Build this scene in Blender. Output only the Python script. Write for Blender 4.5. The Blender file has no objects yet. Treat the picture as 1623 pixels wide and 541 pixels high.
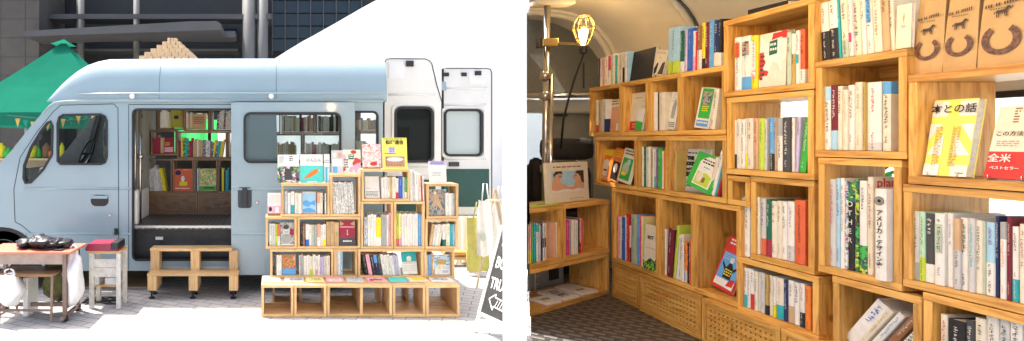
import bpy, bmesh, math, random
from mathutils import Vector, Matrix
random.seed(7)
sc = bpy.context.scene
COL = sc.collection
H, F, PX, PY, W, HT = 1.75, 850.0, 440.0, 222.0, 1623.0, 541.0
R = math.radians
def at(x, y, Y): return Vector(((x-PX)/F*Y, Y, H-(y-PY)/F*Y))
def X_(x, Y): return (x-PX)/F*Y
def Z_(y, Y): return H-(y-PY)/F*Y
# ---------------------------------------------------------------- materials
MATS = {}
def newmat(name):
    m = bpy.data.materials.new(name); m.use_nodes = True
    nt = m.node_tree; b = nt.nodes['Principled BSDF']
    MATS[name] = m
    return m, nt, b
def lnk(nt, a, b): nt.links.new(a, b)
def objcoord(nt, scale=(1,1,1), rand=True):
    tc = nt.nodes.new('ShaderNodeTexCoord'); mp = nt.nodes.new('ShaderNodeMapping')
    mp.inputs['Scale'].default_value = scale
    lnk(nt, tc.outputs['Object'], mp.inputs['Vector'])
    if rand:
        oi = nt.nodes.new('ShaderNodeObjectInfo'); mu = nt.nodes.new('ShaderNodeMath'); mu.operation = 'MULTIPLY'
        mu.inputs[1].default_value = 37.0
        lnk(nt, oi.outputs['Random'], mu.inputs[0]); lnk(nt, mu.outputs[0], mp.inputs['Location'])
    return mp.outputs['Vector']
def ramp(nt, fac, stops):
    r = nt.nodes.new('ShaderNodeValToRGB'); e = r.color_ramp.elements
    while len(e) < len(stops): e.new(0.5)
    for k, (p, c) in enumerate(stops): e[k].position = p; e[k].color = (*c, 1)
    lnk(nt, fac, r.inputs['Fac']); return r.outputs['Color']
def noise(nt, vec, scale, detail=3, rough=.5, dist=0):
    n = nt.nodes.new('ShaderNodeTexNoise'); n.inputs['Scale'].default_value = scale; n.inputs['Detail'].default_value = detail
    n.inputs['Roughness'].default_value = rough; n.inputs['Distortion'].default_value = dist
    if vec: lnk(nt, vec, n.inputs['Vector'])
    return n.outputs['Fac']
def bump(nt, b, fac, s, d=.002):
    n = nt.nodes.new('ShaderNodeBump'); n.inputs['Strength'].default_value = s; n.inputs['Distance'].default_value = d
    lnk(nt, fac, n.inputs['Height']); lnk(nt, n.outputs['Normal'], b.inputs['Normal'])
def flat(name, c, rough=.5, metal=0, var=.12, scale=14, spec=.5, bmp=0, coat=0):
    """a plain colour with a little wear and tone variation"""
    m, nt, b = newmat(name)
    v = objcoord(nt)
    f = noise(nt, v, scale, 4, .6)
    lo = tuple(max(0, x*(1-var)) for x in c); hi = tuple(min(1, x*(1+var)) for x in c)
    lnk(nt, ramp(nt, f, [(.3, lo), (.7, hi)]), b.inputs['Base Color'])
    b.inputs['Roughness'].default_value = rough; b.inputs['Metallic'].default_value = metal
    b.inputs['Specular IOR Level'].default_value = spec
    if coat: b.inputs['Coat Weight'].default_value = coat; b.inputs['Coat Roughness'].default_value = .08
    if bmp: bump(nt, b, f, bmp)
    return m
def wood(name, axis, c0, c1, c2, rough=.45):
    m, nt, b = newmat(name)
    s = {'x': (1.2, 14, 14), 'z': (14, 14, 1.2), 'y': (14, 1.2, 14)}[axis]
    v = objcoord(nt, s)
    big = noise(nt, v, 1.1, 2, .5, .6)
    wv = nt.nodes.new('ShaderNodeMath'); wv.operation = 'MULTIPLY'; wv.inputs[1].default_value = 34
    lnk(nt, big, wv.inputs[0])
    sn = nt.nodes.new('ShaderNodeMath'); sn.operation = 'SINE'; lnk(nt, wv.outputs[0], sn.inputs[0])
    fine = noise(nt, v, 9, 4, .65)
    mx = nt.nodes.new('ShaderNodeMath'); mx.operation = 'MULTIPLY_ADD'; mx.inputs[1].default_value = .15
    lnk(nt, sn.outputs[0], mx.inputs[0]); lnk(nt, fine, mx.inputs[2])
    col = ramp(nt, mx.outputs[0], [(.2, c0), (.5, c1), (.85, c2)])
    oi = nt.nodes.new('ShaderNodeObjectInfo'); hs = nt.nodes.new('ShaderNodeHueSaturation')
    mr = nt.nodes.new('ShaderNodeMapRange'); mr.inputs['To Min'].default_value = .80; mr.inputs['To Max'].default_value = 1.14
    lnk(nt, oi.outputs['Random'], mr.inputs['Value']); lnk(nt, mr.outputs['Result'], hs.inputs['Value'])
    lnk(nt, col, hs.inputs['Color'])
    # a few dark knots
    tc = nt.nodes.new('ShaderNodeTexCoord'); vo = nt.nodes.new('ShaderNodeTexVoronoi'); vo.inputs['Scale'].default_value = 5.5
    mp = nt.nodes.new('ShaderNodeMapping'); lnk(nt, tc.outputs['Object'], mp.inputs['Vector'])
    lnk(nt, oi.outputs['Random'], mp.inputs['Location']); lnk(nt, mp.outputs[0], vo.inputs['Vector'])
    kr = nt.nodes.new('ShaderNodeMapRange'); kr.inputs['From Min'].default_value = .05; kr.inputs['From Max'].default_value = .11
    kr.inputs['To Min'].default_value = .7; kr.inputs['To Max'].default_value = 0
    lnk(nt, vo.outputs['Distance'], kr.inputs['Value'])
    mix = nt.nodes.new('ShaderNodeMixRGB'); mix.inputs['Color2'].default_value = (c0[0]*.45, c0[1]*.4, c0[2]*.35, 1)
    lnk(nt, kr.outputs['Result'], mix.inputs['Fac']); lnk(nt, hs.outputs['Color'], mix.inputs['Color1'])
    lnk(nt, mix.outputs[0], b.inputs['Base Color'])
    b.inputs['Roughness'].default_value = rough
    bump(nt, b, mx.outputs[0], .12, .001)
    return m
W0, W1, W2 = (.50,.29,.11), (.68,.43,.19), (.76,.52,.26)
wood('pine_x','x',W0,W1,W2); wood('pine_z','z',W0,W1,W2); wood('pine_y','y',W0,W1,W2)
I0, I1, I2 = (.45,.185,.03), (.69,.365,.08), (.77,.46,.125)
wood('honey_x','x',I0,I1,I2,.4); wood('honey_z','z',I0,I1,I2,.4); wood('honey_y','y',I0,I1,I2,.4)
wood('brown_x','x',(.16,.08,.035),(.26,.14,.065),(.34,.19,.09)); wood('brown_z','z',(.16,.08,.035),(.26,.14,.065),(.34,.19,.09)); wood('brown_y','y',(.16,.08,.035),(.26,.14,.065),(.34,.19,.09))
wood('pale_x','x',(.5,.36,.2),(.66,.5,.31),(.74,.6,.4)); wood('pale_z','z',(.5,.36,.2),(.66,.5,.31),(.74,.6,.4)); wood('pale_y','y',(.5,.36,.2),(.66,.5,.31),(.74,.6,.4))
# colours of covers and spines: key -> (name in words, colour)
PAL = dict(w=('white',(.77,.74,.67)), cr=('cream',(.74,.67,.52)), bk=('black',(.025,.024,.025)), ch=('charcoal',(.07,.07,.07)), gy=('grey',(.36,.36,.34)),
  pg=('pale grey',(.58,.57,.54)), rd=('red',(.58,.045,.04)), dr=('dark red',(.33,.03,.06)), og=('orange',(.78,.22,.035)), tg=('red orange',(.68,.13,.05)), yl=('yellow',(.82,.66,.03)),
  py=('pale yellow',(.8,.72,.32)), by=('bright yellow',(.86,.78,.14)), lm=('lime green',(.5,.62,.06)), gn=('green',(.05,.42,.06)), dg=('dark green',(.02,.13,.08)), mt=('mint',(.42,.68,.46)), sg=('sage green',(.45,.53,.40)),
  tl=('teal',(.03,.38,.42)), bl=('blue',(.04,.13,.5)), lb=('light blue',(.36,.58,.72)), sb=('sky blue',(.12,.36,.68)), nv=('navy blue',(.02,.035,.11)), pp=('purple',(.22,.10,.32)), lv=('lavender',(.56,.48,.70)),
  pk=('pink',(.80,.38,.46)), mg=('magenta',(.65,.05,.22)), mr=('maroon',(.17,.022,.035)), br=('brown',(.27,.13,.06)), tn=('tan',(.55,.37,.2)), kr=('kraft brown',(.50,.33,.16)), sa=('salmon',(.68,.36,.22)),
  gd=('gold',(.48,.33,.10)), ol=('olive yellow',(.42,.38,.05)), tq=('turquoise',(.10,.60,.52)))
for k, (n, c) in PAL.items(): flat('paper_'+k, c, .5, var=.07, scale=30, spec=.25)
flat('pages', (.74,.69,.58), .8, var=.14, scale=90)
def blotch(name, cols, scale=26, rough=.45, kind='v'):
    """a printed many-coloured cover picture"""
    m, nt, b = newmat(name); v = objcoord(nt)
    if kind == 'v':
        t = nt.nodes.new('ShaderNodeTexVoronoi'); t.inputs['Scale'].default_value = scale
        n = nt.nodes.new('ShaderNodeTexNoise'); n.inputs['Scale'].default_value = scale*.8
        ad = nt.nodes.new('ShaderNodeMixRGB'); ad.inputs['Fac'].default_value = .08
        lnk(nt, v, n.inputs['Vector']); lnk(nt, v, ad.inputs['Color1']); lnk(nt, n.outputs['Color'], ad.inputs['Color2'])
        lnk(nt, ad.outputs[0], t.inputs['Vector'])
        s = nt.nodes.new('ShaderNodeSeparateColor'); lnk(nt, t.outputs['Color'], s.inputs[0]); f = s.outputs[0]
    else: f = noise(nt, v, scale, 5, .65, .4)
    st = [(.02 + .96*k/len(cols) if kind == 'v' else .3 + .4*k/len(cols), c) for k, c in enumerate(cols)]
    r = nt.nodes.new('ShaderNodeValToRGB'); r.color_ramp.interpolation = 'CONSTANT'; e = r.color_ramp.elements
    while len(e) < len(st): e.new(.5)
    for k, (p, c) in enumerate(st): e[k].position = p; e[k].color = (*c, 1)
    lnk(nt, f, r.inputs['Fac']); lnk(nt, r.outputs['Color'], b.inputs['Base Color']); b.inputs['Roughness'].default_value = rough
    return m
c = lambda k: PAL[k][1]
blotch('art_floral', [c('pk'),c('w'),c('cr'),c('pk'),c('w'),c('rd'),c('sg'),c('cr')], 60)
blotch('art_leaf', [c('dg'),(.16,.28,.08),c('bk'),c('w'),c('pk'),(.3,.42,.15),(.2,.06,.16),c('dg')], 45)
blotch('art_pink', [c('cr'),c('pk'),c('cr'),c('w'),c('rd'),c('pk'),c('cr'),c('w')], 14)
blotch('art_mixed', [c('w'),c('lb'),c('w'),c('pp'),c('w'),c('tl'),c('pk'),c('gy')], 70)
blotch('art_green', [c('dg'),c('gn'),c('bk'),c('dg'),c('lm')], 55)
blotch('art_grey', [c('gy'),c('w'),c('ch'),c('pg'),c('gy'),c('w')], 24, kind='n')
blotch('art_sky', [c('sb'),c('lb'),c('w'),c('sb'),c('lb')], 16, kind='n')
blotch('art_fire', [c('br'),c('og'),c('br'),c('gd'),c('br')], 20, kind='n')
blotch('art_map', [c('ol'),c('py'),c('gn'),c('ol'),c('tn'),c('py')], 60)
blotch('art_blackdot', [c('w'),c('w'),c('bk'),c('w'),c('gy'),c('w')], 110)
blotch('art_brightdot', [c('w'),c('yl'),c('w'),c('bl'),c('pk'),c('bk'),c('w')], 110)
blotch('art_darkdot', [c('bk'),c('nv'),c('bk'),c('w'),c('tl'),c('dr')], 80)
blotch('art_person', [c('ch'),(.5,.3,.2),c('gy'),c('ch'),c('tl')], 34, kind='n')
flat('van_paint', (.285,.385,.425), .3, var=.05, scale=2.2, coat=.6)
flat('van_white', (.78,.76,.70), .35, var=.04, scale=5)
flat('cream_panel', (.70,.62,.46), .4, var=.06, scale=6)
flat('shell_cream', (.66,.63,.53), .38, var=.07, scale=3)
flat('rubber', (.018,.018,.02), .6, var=.2)
flat('black_plastic', (.02,.02,.022), .4, var=.2)
flat('dark_metal', (.05,.05,.052), .45, .6, var=.2)
flat('seam', (.05,.065,.075), .7, var=.1)
flat('green_board', (.015,.075,.06), .55, var=.1)
flat('chrome', (.60,.58,.55), .14, 1, var=.04)
flat('brass', (.55,.38,.15), .25, 1, var=.1)
flat('white_paint', (.8,.79,.76), .5, var=.04, scale=8)
flat('rim_metal', (.5,.5,.5), .35, .9)
flat('grey_fabric', (.135,.14,.125), .85, var=.12, scale=60, bmp=.3)
flat('seat_fabric', (.022,.021,.021), .75, var=.3, scale=40, bmp=.3)
flat('grey_panel', (.35,.35,.30), .6, var=.1, scale=5)
flat('dash', (.12,.115,.11), .6, var=.15)
flat('desk_top', (.66,.20,.12), .35, var=.08, scale=5)
flat('red_lid', (.30,.02,.055), .3, var=.15, scale=9)
flat('desk_frame', (.25,.17,.135), .5, .2, var=.15)
flat('desk_apron', (.42,.33,.28), .6, var=.15)
flat('bag_plastic', (.82,.82,.82), .35, var=.05)
flat('olive_cloth', (.14,.14,.045), .9, var=.3, scale=20)
flat('puffer', (.014,.014,.017), .42, var=.3, scale=30, bmp=.4)
flat('worn_white', (.66,.63,.57), .6, var=.18, scale=20)
flat('canvas_bag', (.86,.82,.73), .85, var=.08, scale=30)
flat('yellow_bag', (.55,.50,.12), .7, var=.12)
flat('chalkboard', (.035,.036,.037), .6, var=.3, scale=8)
flat('chalk', (.8,.8,.78), .9, var=.1, scale=60)
flat('kraft', (.48,.31,.135), .75, var=.08, scale=12, bmp=.1)
flat('ink', (.05,.035,.025), .7, var=.1)
flat('coffee', (.12,.055,.03), .4, var=.8, scale=120)
flat('concrete', (.095,.085,.072), .8, var=.12, scale=1.5)
flat('dark_facade', (.022,.022,.024), .5, var=.2, scale=.6)
flat('facade_beam', (.09,.09,.09), .6, var=.1, scale=1)
flat('column_stone', (.15,.147,.14), .6, var=.08, scale=1)
flat('blue_glass', (.012,.022,.028), .12, var=.3, scale=.8)
flat('bulb_glass', (.9,.8,.6), .1)
flat('plank', (.38,.27,.16), .7, var=.15, scale=6)
flat('step_black', (.022,.022,.024), .5, var=.25)
def cloth(name, col, trans=.5, var=.05, scale=2):
    m, nt, b = newmat(name); v = objcoord(nt)
    f = noise(nt, v, scale, 4, .6)
    lo = tuple(x*(1-var) for x in col); hi = tuple(min(1, x*(1+var)) for x in col)
    cc = ramp(nt, f, [(.3, lo), (.7, hi)])
    d = nt.nodes.new('ShaderNodeBsdfDiffuse'); t = nt.nodes.new('ShaderNodeBsdfTranslucent'); mx = nt.nodes.new('ShaderNodeMixShader')
    mx.inputs[0].default_value = trans
    lnk(nt, cc, d.inputs['Color']); lnk(nt, cc, t.inputs['Color']); lnk(nt, d.outputs[0], mx.inputs[1]); lnk(nt, t.outputs[0], mx.inputs[2])
    bn = nt.nodes.new('ShaderNodeBump'); bn.inputs['Strength'].default_value = .25; bn.inputs['Distance'].default_value = .03
    lnk(nt, f, bn.inputs['Height']); lnk(nt, bn.outputs['Normal'], d.inputs['Normal'])
    lnk(nt, mx.outputs[0], nt.nodes['Material Output'].inputs['Surface'])
    return m
cloth('tent_white', (.86,.86,.85), .5); cloth('tent_green', (.02,.19,.125), .35, .08); cloth('green_sheet', (.10,.72,.20), .55)
cloth('flag_green', (.03,.22,.15), .4); cloth('flag_ochre', (.52,.36,.1), .4); cloth('white_sheet', (.85,.85,.83), .4)
cloth('cream_curtain', (.78,.72,.6), .4)
def glass(name, tint, gloss=.12, opacity=.0, base=(.1,.1,.1)):
    m, nt, b = newmat(name)
    tr = nt.nodes.new('ShaderNodeBsdfTransparent'); tr.inputs['Color'].default_value = (*tint, 1)
    gl = nt.nodes.new('ShaderNodeBsdfGlossy'); gl.inputs['Roughness'].default_value = .03
    df = nt.nodes.new('ShaderNodeBsdfDiffuse'); df.inputs['Color'].default_value = (*base, 1)
    m1 = nt.nodes.new('ShaderNodeMixShader'); m1.inputs[0].default_value = opacity
    lnk(nt, tr.outputs[0], m1.inputs[1]); lnk(nt, df.outputs[0], m1.inputs[2])
    m2 = nt.nodes.new('ShaderNodeMixShader'); fr = nt.nodes.new('ShaderNodeFresnel'); fr.inputs['IOR'].default_value = 1.3
    lnk(nt, fr.outputs[0], m2.inputs[0]); lnk(nt, m1.outputs[0], m2.inputs[1]); lnk(nt, gl.outputs[0], m2.inputs[2])
    lnk(nt, m2.outputs[0], nt.nodes['Material Output'].inputs['Surface'])
    return m
glass('glass', (.88,.92,.92)); glass('glass_dark', (.10,.12,.12), opacity=.5, base=(.03,.035,.035)); glass('glass_frost', (.8,.85,.83), opacity=.55, base=(.62,.68,.66))
glass('glass_curtain', (.5,.55,.57), opacity=.8, base=(.36,.42,.45))
def emit(name, col, s):
    m, nt, b = newmat(name); b.inputs['Emission Color'].default_value = (*col, 1); b.inputs['Emission Strength'].default_value = s
    b.inputs['Base Color'].default_value = (*col, 1)
emit('filament', (1,.66,.3), 6)
# paving: light grey bricks laid in a slanting bond
m, nt, b = newmat('paving'); tc = nt.nodes.new('ShaderNodeTexCoord'); mp = nt.nodes.new('ShaderNodeMapping'); mp.inputs['Rotation'].default_value = (0,0,R(24))
lnk(nt, tc.outputs['Object'], mp.inputs['Vector']); bt = nt.nodes.new('ShaderNodeTexBrick'); bt.inputs['Scale'].default_value = 1
bt.inputs['Brick Width'].default_value = .22; bt.inputs['Row Height'].default_value = .11; bt.inputs['Mortar Size'].default_value = .004
bt.inputs['Color1'].default_value = (.47,.46,.44,1); bt.inputs['Color2'].default_value = (.41,.405,.39,1); bt.inputs['Mortar'].default_value = (.12,.118,.115,1)
lnk(nt, mp.outputs[0], bt.inputs['Vector']); nf = noise(nt, tc.outputs['Object'], .9, 5, .6)
mx = nt.nodes.new('ShaderNodeMixRGB'); mx.blend_type = 'MULTIPLY'; mx.inputs['Fac'].default_value = .5
lnk(nt, bt.outputs['Color'], mx.inputs['Color1']); lnk(nt, ramp(nt, nf, [(.3,(.7,.7,.7)),(.7,(1,1,1))]), mx.inputs['Color2'])
st_ = noise(nt, tc.outputs['Object'], 3.1, 6, .7, 1.2); m2_ = nt.nodes.new('ShaderNodeMixRGB'); m2_.blend_type = 'MULTIPLY'
lnk(nt, ramp(nt, st_, [(.60,(0,0,0)),(.68,(.55,.55,.55))]), m2_.inputs['Fac']); m2_.inputs['Color2'].default_value = (.42,.40,.38,1)
lnk(nt, mx.outputs[0], m2_.inputs['Color1']); lnk(nt, m2_.outputs[0], b.inputs['Base Color']); b.inputs['Roughness'].default_value = .85
bump(nt, b, bt.outputs['Fac'], .5, -.003)
# chequer plate floor
m, nt, b = newmat('tread_plate'); v = objcoord(nt, rand=False); v2 = nt.nodes.new('ShaderNodeTexBrick')
mp = nt.nodes.new('ShaderNodeMapping'); mp.inputs['Rotation'].default_value = (0,0,R(40)); lnk(nt, v, mp.inputs['Vector'])
v2.inputs['Brick Width'].default_value = .085; v2.inputs['Row Height'].default_value = .05; v2.inputs['Mortar Size'].default_value = .015; v2.inputs['Scale'].default_value = 1
v2.inputs['Mortar Smooth'].default_value = .3
lnk(nt, mp.outputs[0], v2.inputs['Vector'])
lnk(nt, ramp(nt, v2.outputs['Fac'], [(.2,(.25,.24,.225)),(.8,(.105,.10,.094))]), b.inputs['Base Color'])
b.inputs['Metallic'].default_value = .6; b.inputs['Roughness'].default_value = .42; bump(nt, b, v2.outputs['Fac'], .8, -.003)
# ---------------------------------------------------------------- mesh helpers
class MB:
    def __init__(s): s.v, s.f, s.m = [], [], []
    def quad(s, a, b, c_, d, mi=0):
        n = len(s.v); s.v += [tuple(a), tuple(b), tuple(c_), tuple(d)]; s.f.append((n, n+1, n+2, n+3)); s.m.append(mi); return s
    def poly(s, pts, mi=0):
        n = len(s.v); s.v += [tuple(p) for p in pts]; s.f.append(tuple(range(n, n+len(pts)))); s.m.append(mi); return s
    def box(s, x0, x1, y0, y1, z0, z1, mi=0):
        n = len(s.v)
        s.v += [(x0,y0,z0),(x1,y0,z0),(x1,y1,z0),(x0,y1,z0),(x0,y0,z1),(x1,y0,z1),(x1,y1,z1),(x0,y1,z1)]
        for q in ((3,2,1,0),(4,5,6,7),(0,1,5,4),(1,2,6,5),(2,3,7,6),(3,0,4,7)): s.f.append(tuple(n+i for i in q)); s.m.append(mi)
        return s
    def cbox(s, x0, x1, y0, y1, z0, z1, b, mi=0):
        """box with chamfered edges"""
        bm = bmesh.new(); bmesh.ops.create_cube(bm, size=1)
        for v in bm.verts: v.co = Vector((x0+(v.co.x+.5)*(x1-x0), y0+(v.co.y+.5)*(y1-y0), z0+(v.co.z+.5)*(z1-z0)))
        bmesh.ops.bevel(bm, geom=bm.edges[:], offset=b, segments=2, profile=.6, affect='EDGES')
        n = len(s.v); s.v += [tuple(v.co) for v in bm.verts]
        bm.verts.index_update()
        for f in bm.faces: s.f.append(tuple(n+v.index for v in f.verts)); s.m.append(mi)
        bm.free(); return s
    def prism(s, pts, y0, y1, mi=0):
        """outline in x,z extruded along y"""
        n = len(s.v); k = len(pts)
        s.v += [(p[0], y0, p[1]) for p in pts] + [(p[0], y1, p[1]) for p in pts]
        s.f.append(tuple(range(n, n+k))); s.f.append(tuple(range(n+2*k-1, n+k-1, -1))); s.m += [mi, mi]
        for i in range(k):
            j = (i+1) % k; s.f.append((n+i, n+k+i, n+k+j, n+j)); s.m.append(mi)
        return s
    def tube(s, pts, r, seg=8, mi=0, cap=True):
        pts = [Vector(p) for p in pts]; rs = r if isinstance(r, (list, tuple)) else [r]*len(pts)
        n = len(s.v); up = None
        for i, p in enumerate(pts):
            d = (pts[min(i+1, len(pts)-1)] - pts[max(i-1, 0)]).normalized()
            if up is None:
                up = Vector((0,0,1)) if abs(d.z) < .9 else Vector((1,0,0))
            a = d.cross(up).normalized(); b_ = a.cross(d).normalized(); up = b_
            for k in range(seg):
                t = 2*math.pi*k/seg; s.v.append(tuple(p + rs[i]*(math.cos(t)*a + math.sin(t)*b_)))
        for i in range(len(pts)-1):
            for k in range(seg):
                q = (k+1) % seg; s.f.append((n+i*seg+k, n+i*seg+q, n+(i+1)*seg+q, n+(i+1)*seg+k)); s.m.append(mi)
        if cap:
            s.f.append(tuple(n+k for k in range(seg))[::-1]); s.f.append(tuple(n+(len(pts)-1)*seg+k for k in range(seg))); s.m += [mi, mi]
        return s
    def lathe(s, prof, cx, cy, cz, axis='z', seg=20, mi=0):
        n = len(s.v)
        for (r, h) in prof:
            for k in range(seg):
                t = 2*math.pi*k/seg; a, b_ = r*math.cos(t), r*math.sin(t)
                s.v.append((cx+a, cy+b_, cz+h) if axis == 'z' else (cx+a, cy+h, cz+b_) if axis == 'y' else (cx+h, cy+a, cz+b_))
        for i in range(len(prof)-1):
            for k in range(seg):
                q = (k+1) % seg; s.f.append((n+i*seg+k, n+i*seg+q, n+(i+1)*seg+q, n+(i+1)*seg+k)); s.m.append(mi)
        s.f.append(tuple(n+k for k in range(seg))[::-1]); s.f.append(tuple(n+(len(prof)-1)*seg+k for k in range(seg))); s.m += [mi, mi]
        return s
    def grid(s, rows, mi=0):
        n = len(s.v); k = len(rows[0])
        for r_ in rows: s.v += [tuple(p) for p in r_]
        for i in range(len(rows)-1):
            for j in range(k-1): s.f.append((n+i*k+j, n+i*k+j+1, n+(i+1)*k+j+1, n+(i+1)*k+j)); s.m.append(mi)
        return s
    def blob(s, c0, rad, amp=.15, seed=0, seg=14, fl=None, mi=0):
        rr = random.Random(seed); n = len(s.v); ph = [rr.uniform(0, 6.28) for _ in range(8)]
        rings = seg//2+1
        for i in range(rings):
            th = math.pi*i/(rings-1)
            for k in range(seg):
                p = 2*math.pi*k/seg
                q = 1+amp*(math.sin(3*p+ph[0]+2*th)+math.sin(5*th+ph[1]+p)+.7*math.sin(7*p+ph[2])*math.sin(th*4+ph[3]))*math.sin(th)*.6
                s.v.append((c0[0]+rad[0]*q*math.sin(th)*math.cos(p), c0[1]+rad[1]*q*math.sin(th)*math.sin(p), c0[2]+rad[2]*q*math.cos(th)))
        for i in range(rings-1):
            for k in range(seg):
                q = (k+1) % seg; s.f.append((n+i*seg+k, n+(i+1)*seg+k, n+(i+1)*seg+q, n+i*seg+q)); s.m.append(mi)
        return s
    def build(s, name, mats, parent=None, off=None, smooth=False, M=None):
        me = bpy.data.meshes.new(name)
        vs = s.v if off is None else [(a-off[0], b_-off[1], c_-off[2]) for a, b_, c_ in s.v]
        me.from_pydata(vs, [], s.f)
        for x in (mats if isinstance(mats, (list, tuple)) else [mats]): me.materials.append(MATS[x])
        me.polygons.foreach_set('material_index', s.m)
        if smooth: me.polygons.foreach_set('use_smooth', [True]*len(s.f))
        me.update()
        o = bpy.data.objects.new(name, me); COL.objects.link(o)
        if parent is not None: o.parent = parent
        if M is not None: o.matrix_basis = M
        return o
def tag(o, label=None, cat=None, group=None, kind=None):
    if label: o['label'] = label
    if cat: o['category'] = cat
    if group: o['group'] = group
    if kind: o['kind'] = kind
    return o
def thing(name, label, cat, M=None, group=None):
    o = bpy.data.objects.new(name, None); COL.objects.link(o); o.empty_display_size = .1
    if M is not None: o.matrix_basis = M if isinstance(M, Matrix) else Matrix.Translation(Vector(M))
    return tag(o, label, cat, group)
def from_obj(ob, name, mat):
    bpy.context.view_layer.update(); dg = bpy.context.evaluated_depsgraph_get()
    me = bpy.data.meshes.new_from_object(ob.evaluated_get(dg)); me.name = name
    bpy.data.objects.remove(ob); me.materials.clear(); me.materials.append(MATS[mat]); return me
def text(body, name, mat, parent, x, y, z, size, align='CENTER', bold=0, sx=1, rot=0, ry=0, M=None):
    """letters lying in the parent's x-z plane, facing -y"""
    cu = bpy.data.curves.new('t', 'FONT'); cu.body = body; cu.size = size; cu.align_x = align; cu.align_y = 'CENTER'; cu.offset = bold
    cu.resolution_u = 3
    ob = bpy.data.objects.new('t', cu); COL.objects.link(ob)
    me = from_obj(ob, name, mat)
    T = (Matrix.Translation((x, y, z)) @ Matrix.Rotation(ry, 4, 'Y') @ Matrix.Rotation(math.pi/2, 4, 'X') @ Matrix.Diagonal((sx, 1, 1, 1)))
    me.transform(T)
    o = bpy.data.objects.new(name, me); COL.objects.link(o); o.parent = parent
    return o
def rrect(x0, x1, z0, z1, r, n=4):
    p = []
    for cx, cz, a0 in ((x1-r, z1-r, 0), (x0+r, z1-r, 90), (x0+r, z0+r, 180), (x1-r, z0+r, 270)):
        for k in range(n+1): a = R(a0+90*k/n); p.append((cx+r*math.cos(a), cz+r*math.sin(a)))
    return p
def plate(name, outer, holes, y0, y1, mat, parent=None, off=(0,0,0)):
    """flat sheet in x,z with openings, from y0 to y1"""
    cu = bpy.data.curves.new('c', 'CURVE'); cu.dimensions = '2D'; cu.fill_mode = 'BOTH'; cu.extrude = (y1-y0)/2
    for pts in [outer]+holes:
        sp = cu.splines.new('POLY'); sp.points.add(len(pts)-1); sp.use_cyclic_u = True
        for q, p in zip(sp.points, pts): q.co = (p[0], p[1], 0, 1)
    ob = bpy.data.objects.new('c', cu); COL.objects.link(ob); me = from_obj(ob, name, mat)
    for v in me.vertices: v.co = Vector((v.co.x-off[0], (y0+y1)/2+v.co.z-off[1], v.co.y-off[2]))
    o = bpy.data.objects.new(name, me); COL.objects.link(o)
    if parent: o.parent = parent
    return o
def loop_frame(name, pts, y0, y1, wd, mat, parent, off):
    """rubber gasket: a band of width wd along a closed outline"""
    n = len(pts); cx = sum(p[0] for p in pts)/n; cz = sum(p[1] for p in pts)/n
    inner = []
    for i in range(n):
        a, b_ = Vector(pts[i-1]), Vector(pts[(i+1) % n]); d = (b_-a).normalized(); nn = Vector((-d.y, d.x))
        p = Vector(pts[i])
        if (Vector((cx, cz))-p).dot(nn) < 0: nn = -nn
        inner.append(tuple(p+nn*wd))
    return plate(name, pts, [inner], y0, y1, mat, parent, off)
# ---------------------------------------------------------------- frames along a shelf front
class Fr:
    def __init__(s, O, e1):
        s.O = Vector(O); s.e1 = Vector(e1).normalized(); s.e2 = Vector((-s.e1.y, s.e1.x)); s.rz = math.atan2(s.e1.y, s.e1.x)
    def t(s, x, w=0):
        d = Vector(((x-PX)/F, 1.0)); return (s.O.dot(s.e2)+w)/d.dot(s.e2)
    def u(s, x, w=0):
        t = s.t(x, w); return (Vector(((x-PX)/F*t, t))-s.O).dot(s.e1)
    def z(s, x, y, w=0): return H-(y-PY)/F*s.t(x, w)
    def pt(s, u, w, z):
        p = s.O+s.e1*u+s.e2*w; return Vector((p.x, p.y, z))
    def M(s, u, w, z, lean=0, back=0, yaw=0):
        return Matrix.Translation(s.pt(u, w, z)) @ Matrix.Rotation(s.rz+yaw, 4, 'Z') @ Matrix.Rotation(lean, 4, 'Y') @ Matrix.Rotation(-back, 4, 'X')
SH = Fr((0, 5.55), (1, 0)); BE = Fr((0, 5.29), (1, 0)); IN = Fr((0, 7.2), (1, 0))
WL = Fr((2.0588, 3.5), (-.02353, -1)); LO = Fr((2.08, 3.35), (.848, .53))
ORD = 'first second third fourth fifth sixth seventh eighth ninth tenth eleventh twelfth thirteenth fourteenth fifteenth sixteenth seventeenth eighteenth nineteenth twentieth'.split()
LIGHT = set('w by cr pg yl py lm mt sg lb lv pk tn kr gd sa og tq'.split())
def glyphs(mb, cx, z1, z0, s, rr, y, dens=5, step=1.15):
    """a column of small printed strokes, not legible, as on the photo's spines"""
    z = z1
    while z-s > z0:
        for _ in range(dens):
            a = rr.random(); x0, q0 = cx+rr.uniform(-.5, .1)*s, z-rr.uniform(0, .9)*s
            th = s*.13
            if a < .45: mb.quad((x0, y, q0), (x0+s*rr.uniform(.4, .8), y, q0), (x0+s*.6, y, q0+th), (x0, y, q0+th))
            elif a < .8: x0 = cx+rr.uniform(-.45, .4)*s; l = s*rr.uniform(.4, .9); q1 = max(q0-l, z-s); mb.quad((x0, y, q1), (x0+th, y, q1), (x0+th, y, q0), (x0, y, q0))
            else: mb.quad((x0, y, q0-s*.4), (x0+th, y, q0-s*.4), (x0+s*.5+th, y, q0), (x0+s*.5, y, q0))
        z -= s*step
        if rr.random() < .07: z -= s*1.6
def mname(k): return k if k in MATS else 'paper_'+k
def cname(k):
    return PAL[k][0] if k in PAL else {'art_floral':'pink floral','art_leaf':'leafy green','art_pink':'pink and cream','art_mixed':'colour patterned','art_green':'green patterned','art_grey':'grey photo','art_sky':'blue sky','art_fire':'brown and orange','art_map':'yellow map','art_blackdot':'black flecked','art_brightdot':'bright flecked','art_darkdot':'dark flecked','art_person':'dark photo'}.get(k, k)
USED = set()
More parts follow.
